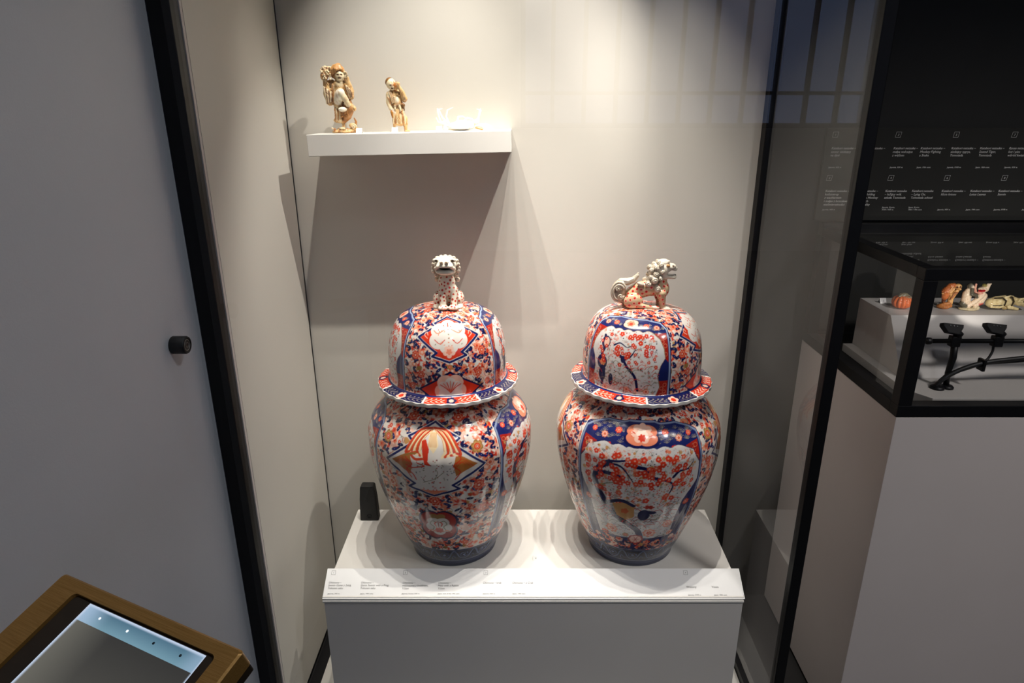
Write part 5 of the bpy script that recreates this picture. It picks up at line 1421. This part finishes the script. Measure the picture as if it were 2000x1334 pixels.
for zz, xs, ns_ in ((1.2104, (0.6691, 0.8029, 0.9258, 1.0498), '1357'), (1.1207, (0.6699, 0.8032, 0.9253, 1.0498), '2468')):
    for x, n in zip(xs, ns_):
        X = x * TY / 1.485; Z = 1.27 + (zz - 1.27) * TY / 1.485
        put_box('number_box', (X, TY, Z), RX, UPZ, 0.0112, 0.0004, M_inkw, bd, 0.15)
        put_text('number_text', n, (X - 0.0014, TY, Z - 0.0021), RX, UPZ, 0.0058, M_inkw, bd, 0.15)

# ------------------------------------------------------------------ netsuke
def pumpkin():
    root = tag(empty('pumpkin_netsuke', (0.7835, 1.322, 0.875)), 'tiny orange ribbed pumpkin carving with a grey rat curled on top', 'carving', 'netsuke carvings')
    nt = 60; nr = 24; th = np.linspace(0, 2 * np.pi, nt, endpoint=False)
    V = []; C = []
    for j in range(nr):
        a = -np.pi / 2 + np.pi * (j + 0.02) / (nr - 1 + 0.04)
        for t in th:
            rib = 1 - 0.16 * abs(math.cos(6 * t)) ** 5
            r = 0.0195 * math.cos(a) ** 0.8 * rib if math.cos(a) > 0 else 0
            V.append((r * math.cos(t), r * math.sin(t), 0.0135 + 0.0135 * math.sin(a)))
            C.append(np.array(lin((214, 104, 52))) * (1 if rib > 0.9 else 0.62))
    idx = np.arange(nr * nt).reshape(nr, nt)
    F = np.stack([idx[:-1], np.roll(idx, -1, 1)[:-1], np.roll(idx, -1, 1)[1:], idx[1:]], -1).reshape(-1, 4)
    raw_mesh('pumpkin', np.array(V), F, [tuple(reversed(idx[0])) [:3]], np.array(C), M_nets, root)
    s = Sculpt(0.8); G1 = (112, 104, 82)
    s.ell((2, 0, 27.5), (9.5, 7, 5.5), G1).ell((-7, -3, 27), (4.5, 3.6, 3.4), G1).ell((-10.5, -5, 26), (2, 1.6, 1.5), G1).ell((-6, -5.5, 30), (1.4, 1, 1.5), (140, 126, 100)).ell((-6, 0.5, 30), (1.4, 1, 1.5), (140, 126, 100))
    s.cap([(11, 0, 27), (14, -6, 25), (8, -10, 25), (0, -10, 25)], [1.5, 1.2, 1, 0.7], (140, 126, 100))
    s.build('rat', M_nets, root, 0.55, stain(21, 0.4, 2.5))
pumpkin()
def net_fig_a():
    k = 0.0943
    root = tag(empty('skeleton_netsuke', (0.876, 1.322, 0.875)), 'tiny brown carving of a stooped figure with a fan beside the corner post', 'carving', 'netsuke carvings')
    def P(cx, cy, d=0): return ((cx - 330) * k, -d, (690 - cy) * k * 1.03 + d * 0.28)
    B1 = (176, 112, 60); B2 = (222, 172, 110); B3 = (92, 50, 30); B4 = (192, 110, 62)
    s = Sculpt(0.9)
    s.ell(P(270, 650, 0), (13, 11, 5), B1).cap([P(190, 640, 2), P(250, 600, 5), P(360, 590, 4), P(400, 640, 3)], [4, 3.4, 3.4, 4], B1)
    s.cap([P(390, 570, 1), P(390, 470, 1), P(430, 380, 1), P(500, 310, 0)], [5, 5.5, 5.5, 3.5], B2).cap([P(250, 540, 0), P(260, 430, 0)], [3.5, 4.5], B3)
    s.cap([P(250, 440, 2), P(260, 320, 2), P(330, 220, 2), P(380, 190, 2)], [6, 8.5, 7, 4.5], B4)
    s.cap([P(330, 400, 6), P(300, 350, 9), P(360, 290, 9)], [2.2, 2, 1.8], B2)
    for i in range(5): s.cap([P(240 + 20 * i, 360 - 10 * i, 9.5), P(300 + 22 * i, 230 + 8 * i, 9)], [1.1, 0.9], B2 if i % 2 else B1, k=0.3)
    for i in range(4): s.cap([P(350 + 14 * i, 500 - 20 * i, 6), P(420 + 22 * i, 350, 5.5)], [1.0, 0.8], B4 if i % 2 else B3, k=0.3)
    s.ell(P(490, 215, 1), (7, 6, 5.6), B2).ell(P(530, 275, 2), (3, 3.6, 2.4), B2).ell(P(510, 232, 6.6), (1.8, 1.6, 1.6), B3, cut=True).ell(P(440, 240, 6), (2, 1.6, 1.8), B3, cut=True)
    s.ell(P(200, 370, 3), (4, 2.5, 1.4), B2)
    s.build('carving', M_nets, root, 0.5, stain(22, 0.55, 2.0), folds=drape(31, 2.4, 0.55))
net_fig_a()
def net_fig_b():
    k = 0.0943
    root = tag(empty('wrestling_netsuke', (0.9205, 1.312, 0.875)), 'tiny pale carving of two figures grappling, red mouth open, on oval base', 'carving', 'netsuke carvings')
    def P(cx, cy, d=0): return ((cx - 830) * k, -d, (735 - cy) * k * 1.03 + d * 0.28)
    W = (240, 216, 186); GR = (92, 88, 74); RD = (186, 30, 36); PK = (226, 166, 142)
    s = Sculpt(0.9)
    s.ell(P(790, 712, 0), (20, 13, 3.2), (206, 192, 156)).ell(P(940, 690, 0), (7, 8, 4), (206, 196, 160))
    # monkey in a waistcoat
    s.cap([P(690, 540, 0), P(690, 400, 0), P(700, 330, 0)], [8.5, 8.5, 6], W).cap([P(650, 600, 0), P(690, 660, 2)], [7, 5], GR).ell(P(720, 230, 0), (6, 6, 6.5), GR).ell(P(745, 255, 4), (3.4, 3.4, 4), W)
    s.cap([P(730, 300, 6), P(720, 400, 9), P(830, 430, 9), P(860, 470, 8)], [3.6, 3.6, 3, 2.4], GR).cap([P(820, 190, 2), P(820, 280, 2), P(850, 370, 2)], [2, 2, 2.2], PK)
    # serpent-like partner
    s.cap([P(740, 660, 3), P(860, 560, 5), P(960, 450, 3), P(1010, 400, 0)], [4.5, 5, 6, 6.5], W).cap([P(900, 640, 2), P(1000, 560, 2), P(1050, 440, 0)], [5, 6, 7], W).cap([P(960, 620, 6), P(1010, 600, 6)], [2.6, 2.4], RD)
    s.ell(P(1000, 300, 0), (8.5, 8, 6), W).ell(P(940, 290, 3), (6, 5.5, 3), W).ell(P(935, 370, 3), (6, 5, 3.2), PK).cap([P(1060, 290, 0), P(1100, 210, 0), P(1150, 180, 0)], [6, 4, 1.4], W).ell(P(1020, 210, 0), (4, 5, 3), (150, 140, 80))
    s.ell(P(945, 325, 6), (6, 5, 2.2), RD, cut=True)
    s.ell(P(945, 328, 3), (5, 4.5, 2.0), RD)
    s.build('carving', M_nets, root, 0.5, stain(23, 0.35, 2.0), folds=drape(32, 2.2, 0.4))
net_fig_b()
def net_ox():
    k = 0.0943
    root = tag(empty('ox_netsuke', (0.9895, 1.315, 0.875)), 'tiny cream carving of a lying ox with dark rope, at the right edge', 'carving', 'netsuke carvings')
    def P(cx, cy, d=0): return ((cx - 1560) * k, -d, (735 - cy) * k * 1.03 + d * 0.28)
    W = (232, 212, 158); D = (54, 44, 28); M2 = (176, 150, 96)
    s = Sculpt(1.2)
    s.ell(P(1330, 600, 0), (16, 13, 11), W).cap([P(1380, 570, 0), P(1550, 560, 0), P(1680, 560, 0)], [11, 12, 10.5], W).ell(P(1380, 600, 9), (10, 6, 8), W)
    s.cap([P(1240, 680, 8), P(1400, 690, 10), P(1460, 670, 10)], [3.2, 3, 2.6], W).cap([P(1500, 700, 8), P(1530, 715, 10)], [3.5, 3], M2).cap([P(1630, 690, 7), P(1700, 710, 9), P(1800, 735, 9)], [4.6, 3.4, 2.8], W)
    s.cap([P(1680, 540, 0), P(1780, 560, 2)], [9, 7.5], W)
    s.ell(P(1840, 580, 8), (11, 8.5, 8.5), W).ell(P(1930, 630, 10), (8, 7, 5.6), W)
    s.build('body', M_nets, root, 0.6, stain(24, 0.3, 3))
    r = Sculpt(0.6)
    r.cap([P(1290, 500, 5), P(1420, 490, 10), P(1490, 560, 12.5), P(1480, 660, 12)], [1.4, 1.5, 1.5, 1.3], D).cap([P(1200, 620, 6), P(1260, 660, 11), P(1400, 650, 15)], [1.2, 1.2, 1], D).cap([P(1560, 460, 2), P(1620, 480, 10), P(1660, 570, 12), P(1650, 660, 10)], [2.2, 2, 1.8, 1.4], D)
    r.cap([P(1500, 480, 6), P(1600, 455, 6), P(1690, 460, 4)], [1.8, 2, 1.4], W)
    r.build('rope', M_nets, root, 0.55)
    h = Sculpt(0.6)
    h.cap([P(1800, 570, 15), P(1735, 570, 16), P(1760, 520, 16), P(1850, 505, 16), P(1930, 540, 16)], [2.2, 2.4, 2.4, 2.2, 1.2], W); h.cap([P(1900, 520, 4), P(1990, 510, 2), P(2040, 470, 0)], [2.2, 2, 1], W)
    h.build('horn', M_nets, root, 0.55)
    e = Sculpt(0.4); e.ell(P(1860, 575, 16), (3.0, 1.6, 2.0), D).ell(P(1960, 625, 16.5), (1.8, 1.2, 1.2), D).cap([P(1760, 620, 10), P(1830, 640, 12), P(1930, 660, 11)], [1.2, 1.3, 1], D); e.build('face_lines', M_nets, root, 0.5)
net_ox()
tent_card((0.7655, 1.362, 0.875), 0, '1', 'tiny white card numbered 1 behind the orange pumpkin carving', 0.013, 0.012)
tent_card((0.8080, 1.365, 0.875), 0, '2', 'tiny white card mostly hidden behind the corner post', 0.013, 0.012)
tent_card((0.9490, 1.352, 0.875), 0, '3', 'tiny white card numbered 3 behind the grappling figures', 0.013, 0.014)
tent_card((1.0160, 1.366, 0.875), 0, '4', 'tiny white card numbered 4 behind the lying ox', 0.013, 0.012)

# ------------------------------------------------------------------ rail with two little spotlights, inside the netsuke case
sr = tag(empty('spotlight_rail', (0.90, 1.155, 0.770)), 'black rail with two little spotlights and looping cables inside the netsuke case', 'light rail')
rz = 0.862
MB().tube([(0.752, 1.155, rz), (1.30, 1.155, rz)], 0.0042, 16).build('rod', M_black, sr)
MB().lathe([(0, 0), (0.0055, 0), (0.0065, 0.002), (0.0065, 0.008), (0.005, 0.010), (0, 0.010)], (0.743, 1.155, rz), 24, Vector((1, 0, 0))).build('end_knob', M_black, sr)
MB().tube([(0.797, 1.153, 0.774), (0.795, 1.153, 0.80), (0.799, 1.154, 0.83), (0.797, 1.155, rz - 0.004)], [0.0052, 0.005, 0.0062, 0.006], 14).build('post', M_black, sr)
MB().lathe([(0, 0), (0.0115, 0), (0.0115, 0.003), (0.009, 0.0055), (0.006, 0.0065), (0, 0.0065)], (0.7985, 1.152, 0.770), 28).build('foot', M_black, sr)
MB().lathe([(0, 0), (0.0125, 0), (0.0125, 0.003), (0.010, 0.0055), (0.007, 0.0065), (0, 0.0065)], (0.7785, 1.149, 0.770), 28).build('foot', M_black, sr)
for hx in (0.795, 0.873):
    hd = MB().box(-0.0085, 0.0085, -0.007, 0.007, -0.010, 0.010, 0.002, mat=Matrix.Translation((hx, 1.155, rz))).build('clamp', M_black, sr)
    Mh = Matrix.Translation((hx - 0.013, 1.152, rz + 0.026)) @ Matrix.Rotation(R(-22), 4, 'X') @ Matrix.Rotation(R(8), 4, 'Y')
    MB().prism([(-0.018, 0.007), (-0.018, 0.001), (-0.008, -0.010), (0.012, -0.011), (0.018, 0.002), (0.018, 0.008)], 'y', -0.007, 0.007, 0.0012, mat=Mh).build('lamp_head', M_black, sr)
    MB().tube([(hx + 0.001, 1.155, rz + 0.006), (hx + 0.0045, 1.154, rz + 0.014), (hx - 0.003, 1.153, rz + 0.020)], [0.0065, 0.008, 0.006], 14).build('knuckle', M_black, sr)
    mb = MB()
    for q in (-0.006, 0.0, 0.006): mb.lathe([(0, 0), (0.0012, 0), (0.0012, 0.0006), (0, 0.0008)], Mh @ Vector((q, -0.0072, 0.0035)), 8, Mh.to_3x3() @ Vector((0, -1, 0)))
    mb.build('screw', M_steel, sr)
def arc(pts, n=10):
    P = [np.array(p, float) for p in pts]; Q = [2 * P[0] - P[1]] + P + [2 * P[-1] - P[-2]]; out = []
    for i in range(1, len(Q) - 2):
        for t in np.linspace(0, 1, n, endpoint=False):
            a, b, c, d = Q[i - 1:i + 3]; out.append(tuple(0.5 * ((2 * b) + (-a + c) * t + (2 * a - 5 * b + 4 * c - d) * t * t + (-a + 3 * b - 3 * c + d) * t ** 3)))
    return out + [tuple(P[-1])]
MB().tube(arc([(0.775, 1.149, 0.775), (0.788, 1.147, 0.793), (0.815, 1.146, 0.810), (0.850, 1.146, 0.822), (0.90, 1.147, 0.829), (0.98, 1.149, 0.834), (1.20, 1.150, 0.834)]), 0.0042, 12).build('cable', M_rubber, sr)
MB().tube(arc([(0.781, 1.153, 0.776), (0.796, 1.153, 0.796), (0.825, 1.152, 0.8085), (0.857, 1.152, 0.819), (0.91, 1.152, 0.8235), (0.98, 1.152, 0.827), (1.20, 1.153, 0.827)]), 0.0036, 12).build('cable', M_rubber, sr)
MB().tube(arc([(0.868, 1.154, rz - 0.008), (0.868, 1.153, 0.842), (0.860, 1.150, 0.828), (0.846, 1.148, 0.820)]), 0.0022, 10).build('cable', M_rubber, sr)
MB().box(0.848, 0.854, 1.140, 1.158, 0.807, 0.829, 0.0012).build('cable_tie', M_black, sr)
spot('netsuke_spotlight_lamp', (0.782, 1.168, 0.904), (0.80, 1.32, 0.908), 0.50, 52, 0.5, 0.004, (1.0, 0.95, 0.88))
spot('netsuke_spotlight_lamp', (0.860, 1.168, 0.904), (0.93, 1.32, 0.908), 0.62, 60, 0.5, 0.004, (1.0, 0.95, 0.88))
